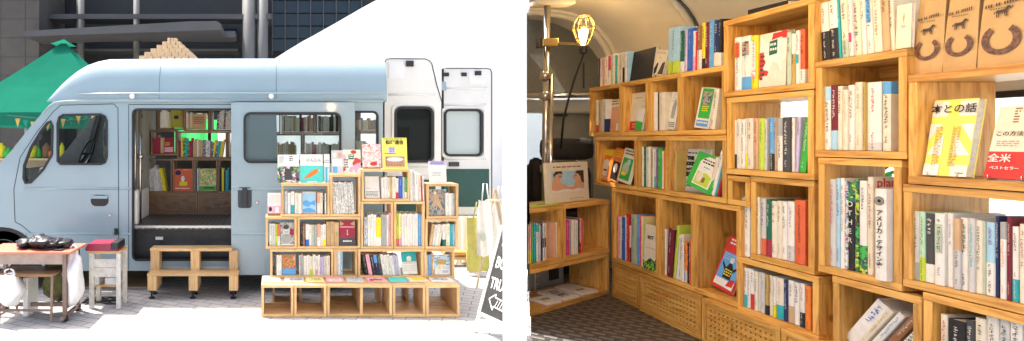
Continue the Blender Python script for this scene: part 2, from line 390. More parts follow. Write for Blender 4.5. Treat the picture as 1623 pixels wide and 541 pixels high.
def uniq(label):
    w = label.split()
    assert label.lower() not in USED, label
    USED.add(label.lower())
    if len(w) > 16: print('LONG', label)
    return label
def spine_book(fr, x0, x1, yt, zb, col, band=None, top=None, ink=None, lean=0, w=.018, d=None, label=None, group=None, seed=0, htop=None, pic=None, yaw=0):
    rr = random.Random(seed); w = w+rr.uniform(-.006, .008)
    u0, u1 = fr.u(x0, w), fr.u(x1, w); a = R(lean)
    t = max(.003, (u1-u0)*math.cos(a)-.0008)
    if yaw: t = (x1-x0)/F*fr.t((x0+x1)/2, w)*.9-.0006
    h = (htop if htop else fr.z((x0+x1)/2, yt, w)-zb)/max(.5, math.cos(a))
    if d is None: d = min(.20, max(.10, h*rr.uniform(.66, .74)))
    z0 = zb+.0008+(t*math.sin(a) if a > 0 else 0)
    M = fr.M(u0, w, z0, a, 0, yaw)
    if a < 0: M = fr.M(u0, w, zb+.0008, a)
    bu = min(.0025, t*.08); c_ = min(.0016, t*.2)
    mb = MB()
    out = [(0, d), (0, .002), (t*.12, 0), (t*.5, -bu), (t*.88, 0), (t, .002), (t, d)]
    inn = [(c_, d), (c_, .004), (t*.2, .0035), (t*.5, .003), (t*.8, .0035), (t-c_, .004), (t-c_, d)]
    n = len(out)
    for z_ in (0, h): mb.v += [(p[0], p[1], z_) for p in out]+[(p[0], p[1], z_) for p in inn]
    for i in range(n-1):
        mb.f += [(i, i+1, 2*n+i+1, 2*n+i), (n+i+1, n+i, 3*n+i, 3*n+i+1), (2*n+i, 2*n+i+1, 3*n+i+1, 3*n+i), (i+1, i, n+i, n+i+1)]; mb.m += [0]*4
    mb.f += [(0, 2*n, 3*n, n), (n-1, 2*n-1, 4*n-1, 3*n-1)]; mb.m += [0, 0]
    o = mb.build('book', mname(col), M=M)
    tag(o, label, 'book', group)
    MB().box(c_, t-c_, .0045, d-.002, .0025, h-.0025).build('page_block', 'pages', o)
    def wrap(z0_, z1_, k, nm):
        e = .0005
        m2 = MB(); o2 = [(-e, d*.9), (-e, .002), (t*.12, -e), (t*.5, -bu-e), (t*.88, -e), (t+e, .002), (t+e, d*.9)]
        m2.grid([[(p[0], p[1], z0_) for p in o2], [(p[0], p[1], z1_) for p in o2]]); m2.build(nm, mname(k), o)
    if band: wrap(.0006, h*band[1], band[0], 'paper_band')
    if top: wrap(h*(1-top[1]), h-.0006, top[0], 'spine_panel')
    if pic:
        MB().quad((t*.14, -bu-.0009, h*pic[1]), (t*.86, -bu-.0009, h*pic[1]), (t*.86, -bu-.0009, h*pic[2]), (t*.14, -bu-.0009, h*pic[2])).build('spine_picture', mname(pic[0]), o)
    lo = (band[1] if band else .06)*h; hi = h*(1-(top[1] if top else .06))
    if t > .005:
        g = MB(); s = min(t*.5, .011)*rr.uniform(.75, 1)
        f1 = rr.uniform(.35, .75)
        glyphs(g, t*.5, hi-.004, hi-(hi-lo)*f1, s, rr, -bu-.0012)
        if rr.random() < .75: glyphs(g, t*.5, lo+(hi-lo)*rr.uniform(.14, .24), lo+.002, s*.7, rr, -bu-.0012)
        ik = ink or ('bk' if col in LIGHT or col.startswith('art') else 'w')
        if g.f: g.build('spine_title', mname(ik), o)
        if band and rr.random() < .7:
            g = MB(); glyphs(g, t*.5, lo-.004, .004, s*.7, rr, -bu-.0014); 
            if g.f: g.build('band_print', mname('bk' if band[0] in LIGHT else 'w'), o)
    return o
def face_book(fr, x0, x1, y0, y1, col, zb=None, th=.012, lean=0, back=8, w=.03, label=None, group=None, cat='book', name='book', art=None, yaw=0, pages=True):
    """a book or magazine showing its front cover; art: list of (x0,x1,z0,z1,material) in parts of the cover"""
    u0, u1 = fr.u(x0, w), fr.u(x1, w); xm = (x0+x1)/2
    if zb is None: zb = fr.z(xm, y1, w)
    a, bk = R(lean), R(back)
    wd = (u1-u0); h = (fr.z(xm, y0, w)-zb)/math.cos(bk)
    if lean:
        # the outline given is that of the leaning cover: solve for its own width
        h = (h-abs(wd*math.sin(a))*.45)/math.cos(a); wd = max(.03, (wd-h*abs(math.sin(a)))/math.cos(a))
    M = fr.M(u0, w, zb+.001+th*math.sin(bk)+(wd*math.sin(a) if a > 0 else 0), a, bk, R(yaw))
    if a < 0: M = fr.M(u1-wd*math.cos(a), w, zb+.001+th*math.sin(bk), a, bk, R(yaw))
    cv = .0012
    mb = MB().box(0, wd, 0, cv, 0, h).box(0, wd, th-cv, th, 0, h).box(0, .0015, cv, th-cv, 0, h)
    o = mb.build(name, mname(col), M=M); tag(o, label, cat, group)
    if pages: MB().box(.0016, wd-.002, cv+.0002, th-cv-.0002, .002, h-.002).build('page_block', 'pages', o)
    o['_w'] = wd; o['_h'] = h
    for i, q in enumerate(art or []):
        e = -.0004-.00025*i
        if q[0] == 'poly': mm = MB().poly([(p[0]*wd, e, p[1]*h) for p in q[1]])
        elif q[0] == 'disc':
            mm = MB().poly([((q[1]+q[3]*math.cos(k*math.pi/10))*wd, e, q[2]*h+q[4]*h*math.sin(k*math.pi/10)) for k in range(20)])
        elif q[0] == 'lines':
            mm = MB(); rr = random.Random(i+int(x0)); n = q[5]
            for k in range(n):
                zz = q[3]+(q[4]-q[3])*(k+.5)/n; x_ = q[1]
                while x_ < q[2]-.04:
                    l = rr.uniform(.03, .12); mm.quad((x_*wd, e, zz*h), (min(x_+l, q[2])*wd, e, zz*h), (min(x_+l, q[2])*wd, e, (zz+(q[4]-q[3])/n*.5)*h), (x_*wd, e, (zz+(q[4]-q[3])/n*.5)*h)); x_ += l+.025
        else: mm = MB().quad((q[0]*wd, e, q[2]*h), (q[1]*wd, e, q[2]*h), (q[1]*wd, e, q[3]*h), (q[0]*wd, e, q[3]*h))
        mm.build('cover_print', mname(q[-1]), o)
    return o
def ctext(o, body, mat, fx, fz, fs, bold=0, sx=1):
    """writing on a cover, at parts of its width and height"""
    wd, h = o['_w'], o['_h']
    return text(body, 'cover_title', mname(mat), o, fx*wd, -.0045, fz*h, fs*h, bold=bold, sx=sx)
def row(fr, zb, spec, where, group, lean=0, w=.018, seed=0, d=None, yaw=0):
    n = len(spec)
    for i, q in enumerate(spec):
        x0, x1, yt, col = q[:4]; o = dict(q[4]) if len(q) > 4 else {}
        # colour, what marks it and which one of its row
        det = ''
        if 'band' in o: det = f" with {cname(o['band'][0])} lower band"
        elif 'top' in o: det = f" with {cname(o['top'][0])} upper part"
        elif 'ink' in o: det = f" with {cname(o['ink'])} lettering"
        sz = 'thick ' if abs(x1-x0) > 12 else ''
        lab = f"{sz}{cname(col)} book{det}, {ORD[i]} from left {where}"
        if len(lab.split()) > 16: lab = f"{cname(col)} book{det}, {ORD[i]} from left {where}"
        o.setdefault('lean', lean); o.setdefault('d', d); o.setdefault('yaw', yaw)
        spine_book(fr, x0, x1, yt, zb, col, w=w, label=uniq(lab), group=group, seed=seed*100+i, **o)
def crate_box(fr, x0, x1, z0, z1, label, w=0, depth=.25, back=False, wd='pine', t=.024, mid=None, name='wooden_box', group=None, seed=0, u1=None):
    rr = random.Random(seed+int(x0)); w = w+rr.uniform(-.003, .004)
    ua = fr.u(x0, w); ub = fr.u(x1, w) if u1 is None else u1
    L = ub-ua-.0015; hh = z1-z0-.0012
    r_ = thing(name, uniq(label), 'box', fr.M(ua, w, z0), group)
    X, Zm, Ym = wd+'_x', wd+'_z', wd+'_y'
    MB().cbox(0, L, 0, depth, 0, t, .0015).build('bottom_panel', X, r_)
    MB().cbox(0, L, 0, depth, hh-t, hh, .0015).build('top_panel', X, r_)
    MB().cbox(.0008, t, .001, depth-.001, t+.0004, hh-t-.0004, .0012).build('side_panel', Zm, r_)
    MB().cbox(L-t, L-.0008, .001, depth-.001, t+.0004, hh-t-.0004, .0012).build('side_panel', Zm, r_)
    if mid is not None:
        um = fr.u(mid, w)-ua; MB().box(um-t/2, um+t/2, .002, depth-.002, t+.0004, hh-t-.0004).build('divider', Zm, r_)
    if back: MB().box(t+.0005, L-t-.0005, depth-.012, depth-.003, t+.0005, hh-t-.0005).build('back_panel', X, r_)
    return r_
def perf_crate(fr, x0, x1, z0, z1, label, w=0, depth=.25, wd='pine', cols=22, rows=7, group=None, clusters=False):
    ua, ub = fr.u(x0, w), fr.u(x1, w); L = ub-ua-.002; hh = z1-z0-.0015; t = .022
    r_ = thing('perforated_crate', uniq(label), 'crate', fr.M(ua, w, z0), group)
    MB().box(0, L, 0, depth, hh-t, hh).build('top_panel', wd+'_x', r_)
    MB().box(0, L, 0, depth, 0, t).build('bottom_panel', wd+'_x', r_)
    MB().box(.0005, t, .001, depth, t, hh-t).build('side_panel', wd+'_z', r_); MB().box(L-t, L-.0005, .001, depth, t, hh-t).build('side_panel', wd+'_z', r_)
    holes = []; rr = random.Random(int(x0))
    a0, a1, b0, b1 = t+.002, L-t-.002, t+.002, hh-t-.002
    if clusters:
        for (fx, fz) in ((.1,.8),(.3,.88),(.85,.75),(.62,.55),(.38,.35),(.12,.15),(.72,.12),(.95,.2)):
            for i in range(4):
                for j in range(3): holes.append((a0+.02+fx*(a1-a0-.1)+i*.018, b0+.01+fz*(b1-b0-.06)+j*.016))
    else:
        cols = int((a1-a0)/.025); rows = int((b1-b0)/.027)
        for i in range(cols):
            for j in range(rows): holes.append((a0+(i+1)*(a1-a0)/(cols+1), b0+(j+1)*(b1-b0)/(rows+1)))
    hl = [[(hx-.0042, hz-.0042), (hx+.0042, hz-.0042), (hx+.0042, hz+.0042), (hx-.0042, hz+.0042)] for hx, hz in holes]
    p = plate('front_panel', [(a0, b0), (a1, b0), (a1, b1), (a0, b1)], hl, .006, .016, wd+'_x', r_)
    MB().box(a0, a1, .05, .055, b0, b1).build('liner', 'step_black', r_)
    return r_
SUN, SKY, EXPO, LAMP = 3.2, .15, 1.55, (1.4, 13, 3.5)
# ================================================================= LEFT: the street, the van and the outdoor shelf
g = MB().quad((-60,-20,0),(60,-20,0),(60,90,0),(-60,90,0)).build('ground', 'paving'); tag(g, kind='structure')
YV = 6.2
def vx(x): return X_(x, YV)
def vz(y): return Z_(y, YV)
VO = (vx(300), 7.0, 0)
van = thing('camper_van', 'pale blue high roof van used as a bookshop with its side door slid open', 'van', VO)
def pv(pts, Y=YV): return [(X_(x, Y), Z_(y, Y)) for x, y in pts]
def arc(cx, cy, r, a0, a1, n=12): return [(cx+r*math.cos(R(a0+(a1-a0)*k/n)), cy-r*math.sin(R(a0+(a1-a0)*k/n))) for k in range(n+1)]
arch = arc(2, 425, 65, -4, 184, 16)
rarch = arc(522, 425, 60, -4, 184, 16)
outl = [(607,430)] + rarch + arch + [(-80,430),(-84,380),(-78,335),(-62,306),(-14,274),(19,238),(44,206),(68,178),(85,160),(607,160)]
quarter = [(81,191),(85,200),(84,246),(70,270),(50,291),(40,292),(36,283),(37,262),(48,233),(64,207),(74,194)]
cabwin = [(90,256),(90,196),(93,185),(100,181),(160,180),(168,184),(171,192),(171,250),(168,259),(160,262),(96,262)]
doorh = [(p[0], p[1]) for p in rrect(209, 396, 172, 414, 9)]
rearw = rrect(404, 600, 176, 262, 9)
holes = [pv(quarter), pv(cabwin), pv(doorh), pv(rearw)]
plate('body_side', pv(outl), holes, YV, YV+.03, 'van_paint', van, VO)
# far side of the body with its own windows
plate('far_side', pv(outl, YV)[:], [pv(cabwin), pv(rrect(232,300,168,250,6)), pv(rrect(306,392,168,262,6)), pv(rrect(405,596,172,262,6))], 7.86, 7.9, 'dash', van, VO)
# high roof, curved in at the shoulder
RY = 6.42
roof = [(86.5,160.5),(95,148),(104,136),(115,124),(128,112),(141,103),(156,96.5),(174,93.2),(259,92.3),(438,92),(607,92)]
rows = []
for x, y in roof:
    X = X_(x, RY); zt = Z_(y, RY); zb = vz(161); r_ = []; ov = min(1, max(0, (x-86)/70))
    for k in range(13):
        s = k/12; a = s*math.pi/2
        ins = .04+.30*(1-math.cos(a))**1.25; z = zb+(zt-zb)*math.sin(a)**.92
        r_.append((X, YV-.05*ov+ins*(.25+.75*ov) if ov < 1 else YV-.05+ins, z))
    r_.append((X, 7.05, zt+.03*ov))
    r_ += [(X, 14.1-p[1], p[2]) for p in r_[-2::-1]]
    rows.append(r_)
mb = MB(); mb.grid(rows)
mb.poly([rows[-1][i] for i in range(len(rows[-1]))])
mb.build('roof', 'van_paint', van, VO, smooth=True)
mb = MB()  # drip rail and pressed lines
mb.tube([(vx(66), YV-.004, vz(181)), (vx(78), YV-.006, vz(169)), (vx(88), YV-.01, vz(163)), (vx(104), YV-.016, vz(161)), (vx(140), YV-.02, vz(160)), (vx(608), YV-.02, vz(160))], [.006,.009,.012,.015,.016,.016], 8)
mb.build('drip_rail', 'van_paint', van, VO, smooth=True)
mb = MB(); mb.tube([(vx(122), YV-.012, vz(150)), (vx(150), YV-.036, vz(149.3)), (vx(175), YV-.05, vz(149)), (vx(607), YV-.052, vz(148.5))], [.005,.010,.011,.011], 6)
mb.build('roof_moulding', 'van_paint', van, VO, smooth=True)
for y_, r_ in ((299, .02), (371, .016)):
    mb = MB()
    for a, b_ in ((38,186),(190,207)): mb.tube([(vx(a), YV+.008, vz(y_)), (vx(b_), YV+.008, vz(y_))], r_, 8)
    mb.build('side_crease', 'van_paint', van, VO, smooth=True)
mb = MB()
for x in (259, 438):
    pts = []
    for k in range(11):
        a = k/12*math.pi/2; ins = .04+.30*(1-math.cos(a))**1.25; pts.append((X_(x, RY), YV-.0515+ins, vz(161)+(Z_(92.2, RY)-vz(161))*math.sin(a)**.92))
    mb.tube(pts, .002, 5)
mb.build('roof_seam', 'seam', van, VO)
for x in (212, 430):
    MB().lathe([(.026,0),(.03,-.012),(.02,-.03)], vx(x), YV-.055, vz(154), 'y', 12).build('marker_light', 'white_paint', van, VO, smooth=True)
# cab door: shut lines, handle, glass
def strip(mb, p, q, w_, y0): 
    a, b_ = Vector(p), Vector(q); d = (b_-a).normalized(); n = Vector((-d.y, d.x))*w_
    mb.quad((a.x-n.x, y0, a.y-n.y), (b_.x-n.x, y0, b_.y-n.y), (b_.x+n.x, y0, b_.y+n.y), (a.x+n.x, y0, a.y+n.y))
mb = MB()
seam = [(76,428),(66,396),(52,372),(34,357),(24,352),(22,300),(32,250),(58,210),(84,178),(96,167),(180,165),(187,172),(188,300),(188,428)]
for a, b_ in zip(seam, seam[1:]): strip(mb, (vx(a[0]), vz(a[1])), (vx(b_[0]), vz(b_[1])), .0045, YV-.002)
for a, b_ in (((204,166),(204,428)),((204,166),(366,166))): strip(mb, (vx(a[0]), vz(a[1])), (vx(b_[0]), vz(b_[1])), .004, YV-.002)
mb.build('shut_line', 'seam', van, VO)
hd = MB().prism([(p[0], p[1]) for p in pv(rrect(144,172,309,327,8))], YV-.004, YV+.004).build('door_handle', 'black_plastic', van, VO)
MB().cbox(vx(146), vx(171), YV-.03, YV-.008, vz(315), vz(310), .006).build('grip', 'van_paint', hd, None).location = (-VO[0], -VO[1], -VO[2])
MB().lathe([(.016,0),(.016,-.008),(.012,-.012)], vx(174.5), YV, vz(342), 'y', 14).build('door_lock', 'chrome', van, VO, smooth=True)
MB().cbox(vx(182), vx(187), YV-.02, YV+.01, vz(372), vz(362), .004).build('door_hinge', 'black_plastic', van, VO)
for nm, pts, gl in (('window_frame', quarter, 'glass'), ('window_frame', cabwin, 'glass'), ('window_frame', rearw, 'glass')):
    f = loop_frame(nm, pv(pts), YV-.012, YV+.02, .024, 'rubber', van, VO)
    MB().prism(pv(pts), YV+.022, YV+.026).build('window_pane', gl, f, VO)
loop_frame('door_seal', pv(doorh), YV-.006, YV+.035, .02, 'rubber', van, VO)
# sliding door, standing proud of the body
YD = 6.09
def pd(pts): return pv(pts, YD)
dw = rrect(386, 541, 178, 259, 11); dout = [(366.5,164),(372,162.5),(560,162.5),(562.5,166),(562.5,436),(366.5,436)]
sd = plate('sliding_door', pd(dout), [pd(dw)], YD, YD+.035, 'van_paint', van, VO)
f = loop_frame('window_frame', pd(dw), YD-.012, YD+.03, .024, 'rubber', sd, (0,0,0)); f.location = (-VO[0],-VO[1],-VO[2])
gp = MB().prism(pd(dw), YD+.022, YD+.026).build('window_pane', 'glass', f)
cu = MB().prism(pd([(389,181),(438,180),(440,258),(389,257)]), YD+.034, YD+.038).build('curtain_panel', 'glass_curtain', sd); cu.location = (-VO[0],-VO[1],-VO[2])
hr = MB().prism(pd(rrect(377,399,297,330,4)), YD-.004, YD+.002).build('handle_recess', 'seam', sd); hr.location = (-VO[0],-VO[1],-VO[2])
h_ = MB().cbox(X_(384,YD), X_(392,YD), YD-.035, YD-.012, Z_(329,YD), Z_(298,YD), .007).build('door_handle', 'black_plastic', sd); h_.location = (-VO[0],-VO[1],-VO[2])
for y_ in (300, 371):
    o = MB().tube([(X_(368,YD), YD+.01, Z_(y_,YD)), (X_(561,YD), YD+.01, Z_(y_,YD))], .018, 8).build('side_crease', 'van_paint', sd, smooth=True); o.location = (-VO[0],-VO[1],-VO[2])
lk = MB().lathe([(.016,0),(.016,-.008),(.012,-.012)], X_(408,YD), YD, Z_(321,YD), 'y', 14).build('door_lock', 'chrome', sd, smooth=True); lk.location = (-VO[0],-VO[1],-VO[2])
# inside of the van
FZ = .75
MB().box(vx(205), vx(607), YV+.05, 7.86, FZ-.04, FZ).build('floor', 'tread_plate', van, VO)
MB().box(vx(209), vx(396), YV+.035, YV+.06, FZ-.022, FZ+.003).build('floor_edge', 'rim_metal', van, VO)
MB().box(vx(205), vx(400), YV+.12, YV+.14, .26, FZ-.045).build('step_riser', 'step_black', van, VO)
MB().box(vx(205), vx(400), YV+.01, YV+.13, .235, .262).build('step_tread', 'step_black', van, VO)
sl = MB().box(vx(243), vx(255), YV+.112, YV+.119, .575, .61).build('step_light', 'worn_white', van, VO)
for x in (270, 368): MB().lathe([(.02,0),(.018,-.03)], vx(x), YV+.1, .30, 'z', 10).build('door_catch', 'rubber', van, VO)
# bulkhead beside the opening: pale metal with holes, chrome pole in front
bx = X_(236, 7.2)
mb = MB().box(bx-.02, bx, YV+.06, 7.6, FZ, 2.25); mb.build('bulkhead_panel', 'grey_panel', van, VO)
MB().cbox(X_(213,6.35), X_(216.5,6.35)+.02, 6.30, 6.42, FZ, 1.16, .02).build('pillar_trim', 'van_white', van, VO)
MB().cbox(X_(228,7.0)-.09, X_(234,7.0), 6.7, 7.1, FZ, 1.12, .03).build('pillar_trim', 'van_white', van, VO)
mb = MB()
for zc in (1.35, 1.55, 1.8, 2.05): mb.lathe([(.03,0),(.03,.008)], bx, 6.8, zc, 'x', 10)
mb.build('bulkhead_hole', 'rubber', van, VO)
mb = MB().tube([(X_(222,6.5), 6.5, FZ), (X_(222,6.5), 6.5, 2.2)], .019, 10); mb.tube([(X_(222,6.5)-.03, 6.5, 1.55), (X_(222,6.5)+.03, 6.5, 1.55)], .032, 10)
mb.build('grab_pole', 'chrome', van, VO, smooth=True)
mb = MB().tube([(X_(214,6.4), 6.4, 1.0), (X_(214,6.4), 6.4, 2.2)], .014, 8); mb.build('seat_belt_rail', 'chrome', van, VO, smooth=True)
MB().box(vx(205), vx(607), YV+.06, 7.86, 2.18, 2.2).build('roof_lining', 'grey_panel', van, VO)
# cab: seat, wheel, dashboard
MB().cbox(vx(40), vx(92), 6.5, 7.6, 1.15, 1.42, .06).build('dashboard', 'dash', van, VO)
MB().box(vx(88), vx(205), 6.33, 6.5, 1.40, 1.425).build('cab_shelf', 'pine_x', van, VO)
sw = [(vx(112)+.17*math.sin(R(25))*math.cos(R(k*20)), 6.72+.19*math.sin(R(k*20)), 1.58+.17*math.cos(R(k*20))) for k in range(19)]
mb = MB().tube(sw, .014, 8, cap=False); mb.tube([(vx(112), 6.72, 1.58), (vx(96), 6.72, 1.42)], .022, 8)
mb.tube([(vx(112), 6.53, 1.58), (vx(112), 6.91, 1.58)], .012, 6); mb.build('steering_wheel', 'rubber', van, VO, smooth=True)
mb = MB().cbox(vx(150), vx(190), 6.6, 7.1, .75, 1.2, .05).cbox(vx(176), vx(200), 6.6, 7.1, 1.15, 1.75, .06); mb.build('driver_seat', 'seat_fabric', van, VO)
mb = MB().prism([(vx(84)-.03, vz(166)), (vx(84)+.03, vz(166)), (vx(50)+.03, vz(290)), (vx(50)-.05, vz(290))], 7.8, 7.86); mb.build('screen_pillar', 'black_plastic', van, VO)
w0 = [(vx(-12), 6.25, vz(274)), (vx(-12), 7.85, vz(274)), (vx(84), 7.7, vz(162)), (vx(84), 6.4, vz(162))]
MB().quad(*w0).build('windscreen', 'glass', van, VO)
MB().poly([(vx(-14), 6.21, vz(273)), (vx(-14), 7.88, vz(273)), (vx(-62), 7.88, vz(306)), (vx(-62), 6.21, vz(306))]).poly([(vx(-62), 6.21, vz(306)), (vx(-62), 7.88, vz(306)), (vx(-80), 7.88, vz(335)), (vx(-80), 6.21, vz(335))]).poly([(vx(-80), 6.21, vz(335)), (vx(-80), 7.88, vz(335)), (vx(-80), 7.88, vz(430)), (vx(-80), 6.21, vz(430))]).build('bonnet', 'van_paint', van, VO)
MB().box(vx(-78), vx(607), YV+.06, 7.84, .22, .25).build('underbody', 'step_black', van, VO)
for cx_, far in ((2,0),(522,0),(2,1),(522,1)):
    y0 = 7.55 if far else YV+.04
    wh = MB().lathe([(.23,0),(.33,0),(.36,.03),(.36,.2),(.33,.24),(.2,.24)], vx(cx_), y0, .362, 'y', 28).build('wheel', 'rubber', van, VO, smooth=True)
    rm = MB().lathe([(.05,-.012),(.1,-.014),(.14,.03),(.2,.035),(.23,-.002),(.235,.01)], vx(cx_), y0, .362, 'y', 28).build('rim', 'rim_metal', wh, VO, smooth=True)
MB().box(vx(-16), vx(48), YV+.04, YV+.5, .25, .26+.6).build('wheel_housing', 'rubber', van, VO)
# rear doors swung open, inner sides showing
def rear_door(Y, out, win, name, pane, extra):
    d_ = plate(name, pv(out, Y), [pv(win, Y)], Y, Y+.05, 'van_white', van, VO)
    off = (-VO[0], -VO[1], -VO[2])
    e = loop_frame('door_edge', pv(out, Y), Y-.006, Y+.056, .011, 'rubber', d_, (0,0,0)); e.location = off
    f = loop_frame('window_frame', pv(win, Y), Y-.02, Y+.03, .03, 'rubber', d_, (0,0,0)); f.location = off
    c_x = sum(p[0] for p in win)/len(win); c_y = sum(p[1] for p in win)/len(win)
    big = [(c_x+(p[0]-c_x)*1.13, c_y+(p[1]-c_y)*1.1) for p in win]
    if name == 'rear_door':
        sr = loop_frame('window_surround', pv(big, Y), Y-.016, Y+.01, .022, 'van_white', d_, (0,0,0)); sr.location = off
        for yy in (130, 300): 
            hg = MB().cbox(X_(out[0][0]-1.5,Y), X_(out[0][0]+4,Y), Y-.035, Y-.004, Z_(yy+14,Y), Z_(yy,Y), .006).build('hinge', 'van_paint', d_); hg.location = off
    MB().prism(pv(win, Y), Y+.03, Y+.034).build('window_pane', pane, f)
    for nm, mt, x0, x1, y0, y1, dp in extra:
        o = MB().cbox(X_(x0,Y), X_(x1,Y), Y-dp, Y+.002, Z_(y1,Y), Z_(y0,Y), min(.006, dp*.45)).build(nm, mt, d_); o.location = off
    return d_
d1 = rear_door(6.5, [(608,352),(608,100),(612,93.5),(620,92.5),(674,93),(681,96),(685,101),(693,135),(701,162),(701,352),(696,357),(613,357)],
    rrect(625,687,169,258,11), 'rear_door', 'glass_dark', [('latch', 'black_plastic', 643, 655, 97, 106, .03), ('fixing_plate', 'white_paint', 616, 640, 99, 125, .008), ('trim_panel', 'green_board', 618, 690, 285, 348, .012), ('inner_rib', 'van_white', 612, 697, 266, 279, .02)])
d2 = rear_door(7.25, [(702,336),(702,109),(708,108),(772,108),(778,110),(780,116),(780,335),(774,342),(708,342)],
    rrect(703.5,765,173,248,9), 'rear_door', 'glass_frost', [('latch', 'black_plastic', 703, 711, 115.5, 121.5, .03), ('latch', 'black_plastic', 731, 739, 115.5, 121.5, .03), ('latch', 'black_plastic', 752, 762, 113, 120, .03), ('fixing_plate', 'white_paint', 743, 769, 114, 134, .008),
    ('trim_panel', 'green_board', 703, 775, 268, 328, .012), ('lock_box', 'black_plastic', 711, 727, 257, 264, .03)])
for Y_, dd, rs_ in ((6.5, d1, ((616,150,690,150),(616,262,694,262))), (7.25, d2, ((704,140,772,140),(704,166,770,166),(704,252,770,252)))):
    for (x0,y0,x1,y1) in rs_:
        o = MB().tube([(X_(x0,Y_), Y_, Z_(y0,Y_)), (X_(x1,Y_), Y_, Z_(y1,Y_))], .014, 8).build('inner_rib', 'van_white', dd, smooth=True); o.location = (-VO[0],-VO[1],-VO[2])
# ---------------------------------------------------------------- boxes and books inside the van
GI = 'wooden boxes inside the blue van'
def iz(y, x=300): return IN.z(x, y)
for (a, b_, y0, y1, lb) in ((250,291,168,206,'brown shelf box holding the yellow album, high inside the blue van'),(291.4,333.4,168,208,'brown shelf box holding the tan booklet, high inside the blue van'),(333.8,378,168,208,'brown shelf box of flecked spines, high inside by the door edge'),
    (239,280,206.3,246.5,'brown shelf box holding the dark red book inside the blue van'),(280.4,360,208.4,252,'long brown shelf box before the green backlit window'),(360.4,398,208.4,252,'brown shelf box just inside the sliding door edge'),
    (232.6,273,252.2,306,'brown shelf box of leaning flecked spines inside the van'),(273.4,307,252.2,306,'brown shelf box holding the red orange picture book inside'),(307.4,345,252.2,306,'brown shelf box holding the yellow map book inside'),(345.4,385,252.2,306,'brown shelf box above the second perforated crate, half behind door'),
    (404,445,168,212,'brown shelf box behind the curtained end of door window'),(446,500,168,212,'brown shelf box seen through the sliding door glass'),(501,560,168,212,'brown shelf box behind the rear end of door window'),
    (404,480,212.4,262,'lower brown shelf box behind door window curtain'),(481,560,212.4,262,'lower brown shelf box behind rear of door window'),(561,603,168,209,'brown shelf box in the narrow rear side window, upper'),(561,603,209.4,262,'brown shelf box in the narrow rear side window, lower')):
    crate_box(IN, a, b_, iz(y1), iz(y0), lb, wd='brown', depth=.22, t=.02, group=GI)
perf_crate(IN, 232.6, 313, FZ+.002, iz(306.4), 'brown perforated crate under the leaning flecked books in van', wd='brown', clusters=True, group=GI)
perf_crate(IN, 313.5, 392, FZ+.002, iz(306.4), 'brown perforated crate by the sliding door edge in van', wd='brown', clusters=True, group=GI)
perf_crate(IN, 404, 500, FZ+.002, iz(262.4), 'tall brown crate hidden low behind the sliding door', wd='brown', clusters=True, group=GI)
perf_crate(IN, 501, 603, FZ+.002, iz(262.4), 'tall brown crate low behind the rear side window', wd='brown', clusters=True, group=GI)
mb = MB(); rr = random.Random(3); smat = ['w','cr','bk','dr','tl','gn','yl','pp','nv','tn','pg','art_blackdot','art_brightdot','art_darkdot','art_green','gy']
def small_books(x0, x1, yt, yb, keys, lean=0):
    x = x0
    while x < x1-1:
        w_ = rr.uniform(2.2, 4.2); u0, u1 = IN.u(x, .03), IN.u(min(x+w_, x1), .03); z0, z1 = IN.z(x, yb, .03), IN.z(x, yt+rr.uniform(-2, 4), .03)
        a = R(lean); dx = (z1-z0)*math.tan(a); y0 = 7.23+rr.uniform(-.006, .006)
        k = smat.index(rr.choice(keys)); n = len(mb.v)
        mb.v += [(u0,y0,z0),(u1,y0,z0),(u1,y0+.14,z0),(u0,y0+.14,z0),(u0+dx,y0,z1),(u1+dx,y0,z1),(u1+dx,y0+.14,z1),(u0+dx,y0+.14,z1)]
        for q in ((3,2,1,0),(4,5,6,7),(0,1,5,4),(1,2,6,5),(2,3,7,6),(3,0,4,7)): mb.f.append(tuple(n+i for i in q)); mb.m.append(k)
        x += w_+.25
small_books(254,267,176,203.5,['w','cr','tn','w']); small_books(295,303,180,205,['tn','og' if 'og' in smat else 'cr','dr','w']); small_books(343,375,174,205,['art_blackdot','art_darkdot','art_blackdot'], 4)
small_books(242,258,216,243.5,['dr','pp','nv','dr','tn']); small_books(284,305,220,249,['yl','gn','tl','art_green','dr']); small_books(306,322,221,249,['w','cr','tn','pg']); small_books(322,338,224,249,['art_darkdot','art_blackdot']); small_books(336,352,222,249,['tl','art_darkdot','yl'], 9)
small_books(238,252,268,303,['art_blackdot','w'], -6); small_books(249,264,264,303,['art_brightdot','dr','yl','art_blackdot'], -10); small_books(309.5,314,268,303,['tl','w','nv']); small_books(348,362,268,303,['tl','bk','w','yl'])
small_books(363,368,224,249,['w','cr','gy'])
small_books(449,498,184,209,['w','cr','br' if 'br' in smat else 'tn','dr','bk']); small_books(505,556,182,209,['w','cr','tn','gy','bk']); small_books(485,556,226,259,['w','cr','dr','bk','pg']); small_books(408,470,226,259,['w','tn','cr'])
small_books(566,598,188,206,['w','cr','tn','gy','w']); small_books(565,584,224,259,['w','pg','cr'])
o = mb.build('shelved_books', [mname(k) for k in smat]); tag(o, 'many small coloured book spines packed in the brown boxes inside the blue van', 'books', None, 'stuff')
GF = 'picture books facing out inside the blue van'
face_book(IN, 270,288,175,201,'ol', zb=iz(205.3)+.02, label=uniq('olive yellow album with a small dark label, high inside the blue van'), group=GF, art=[(.3,.7,.5,.7,'nv')])
face_book(IN, 304,326,181,205,'tn', zb=iz(207.5)+.02, label=uniq('tan booklet with red dots facing out inside the blue van'), group=GF, art=[('lines',.1,.9,.3,.8,4,'dr')])
face_book(IN, 260,275,219,241,'dr', zb=iz(246)+.02, label=uniq('dark red book with pale lower strip facing out inside the van'), group=GF, art=[(.05,.95,.08,.4,'pk'),('lines',.1,.6,.45,.7,2,'yl')])
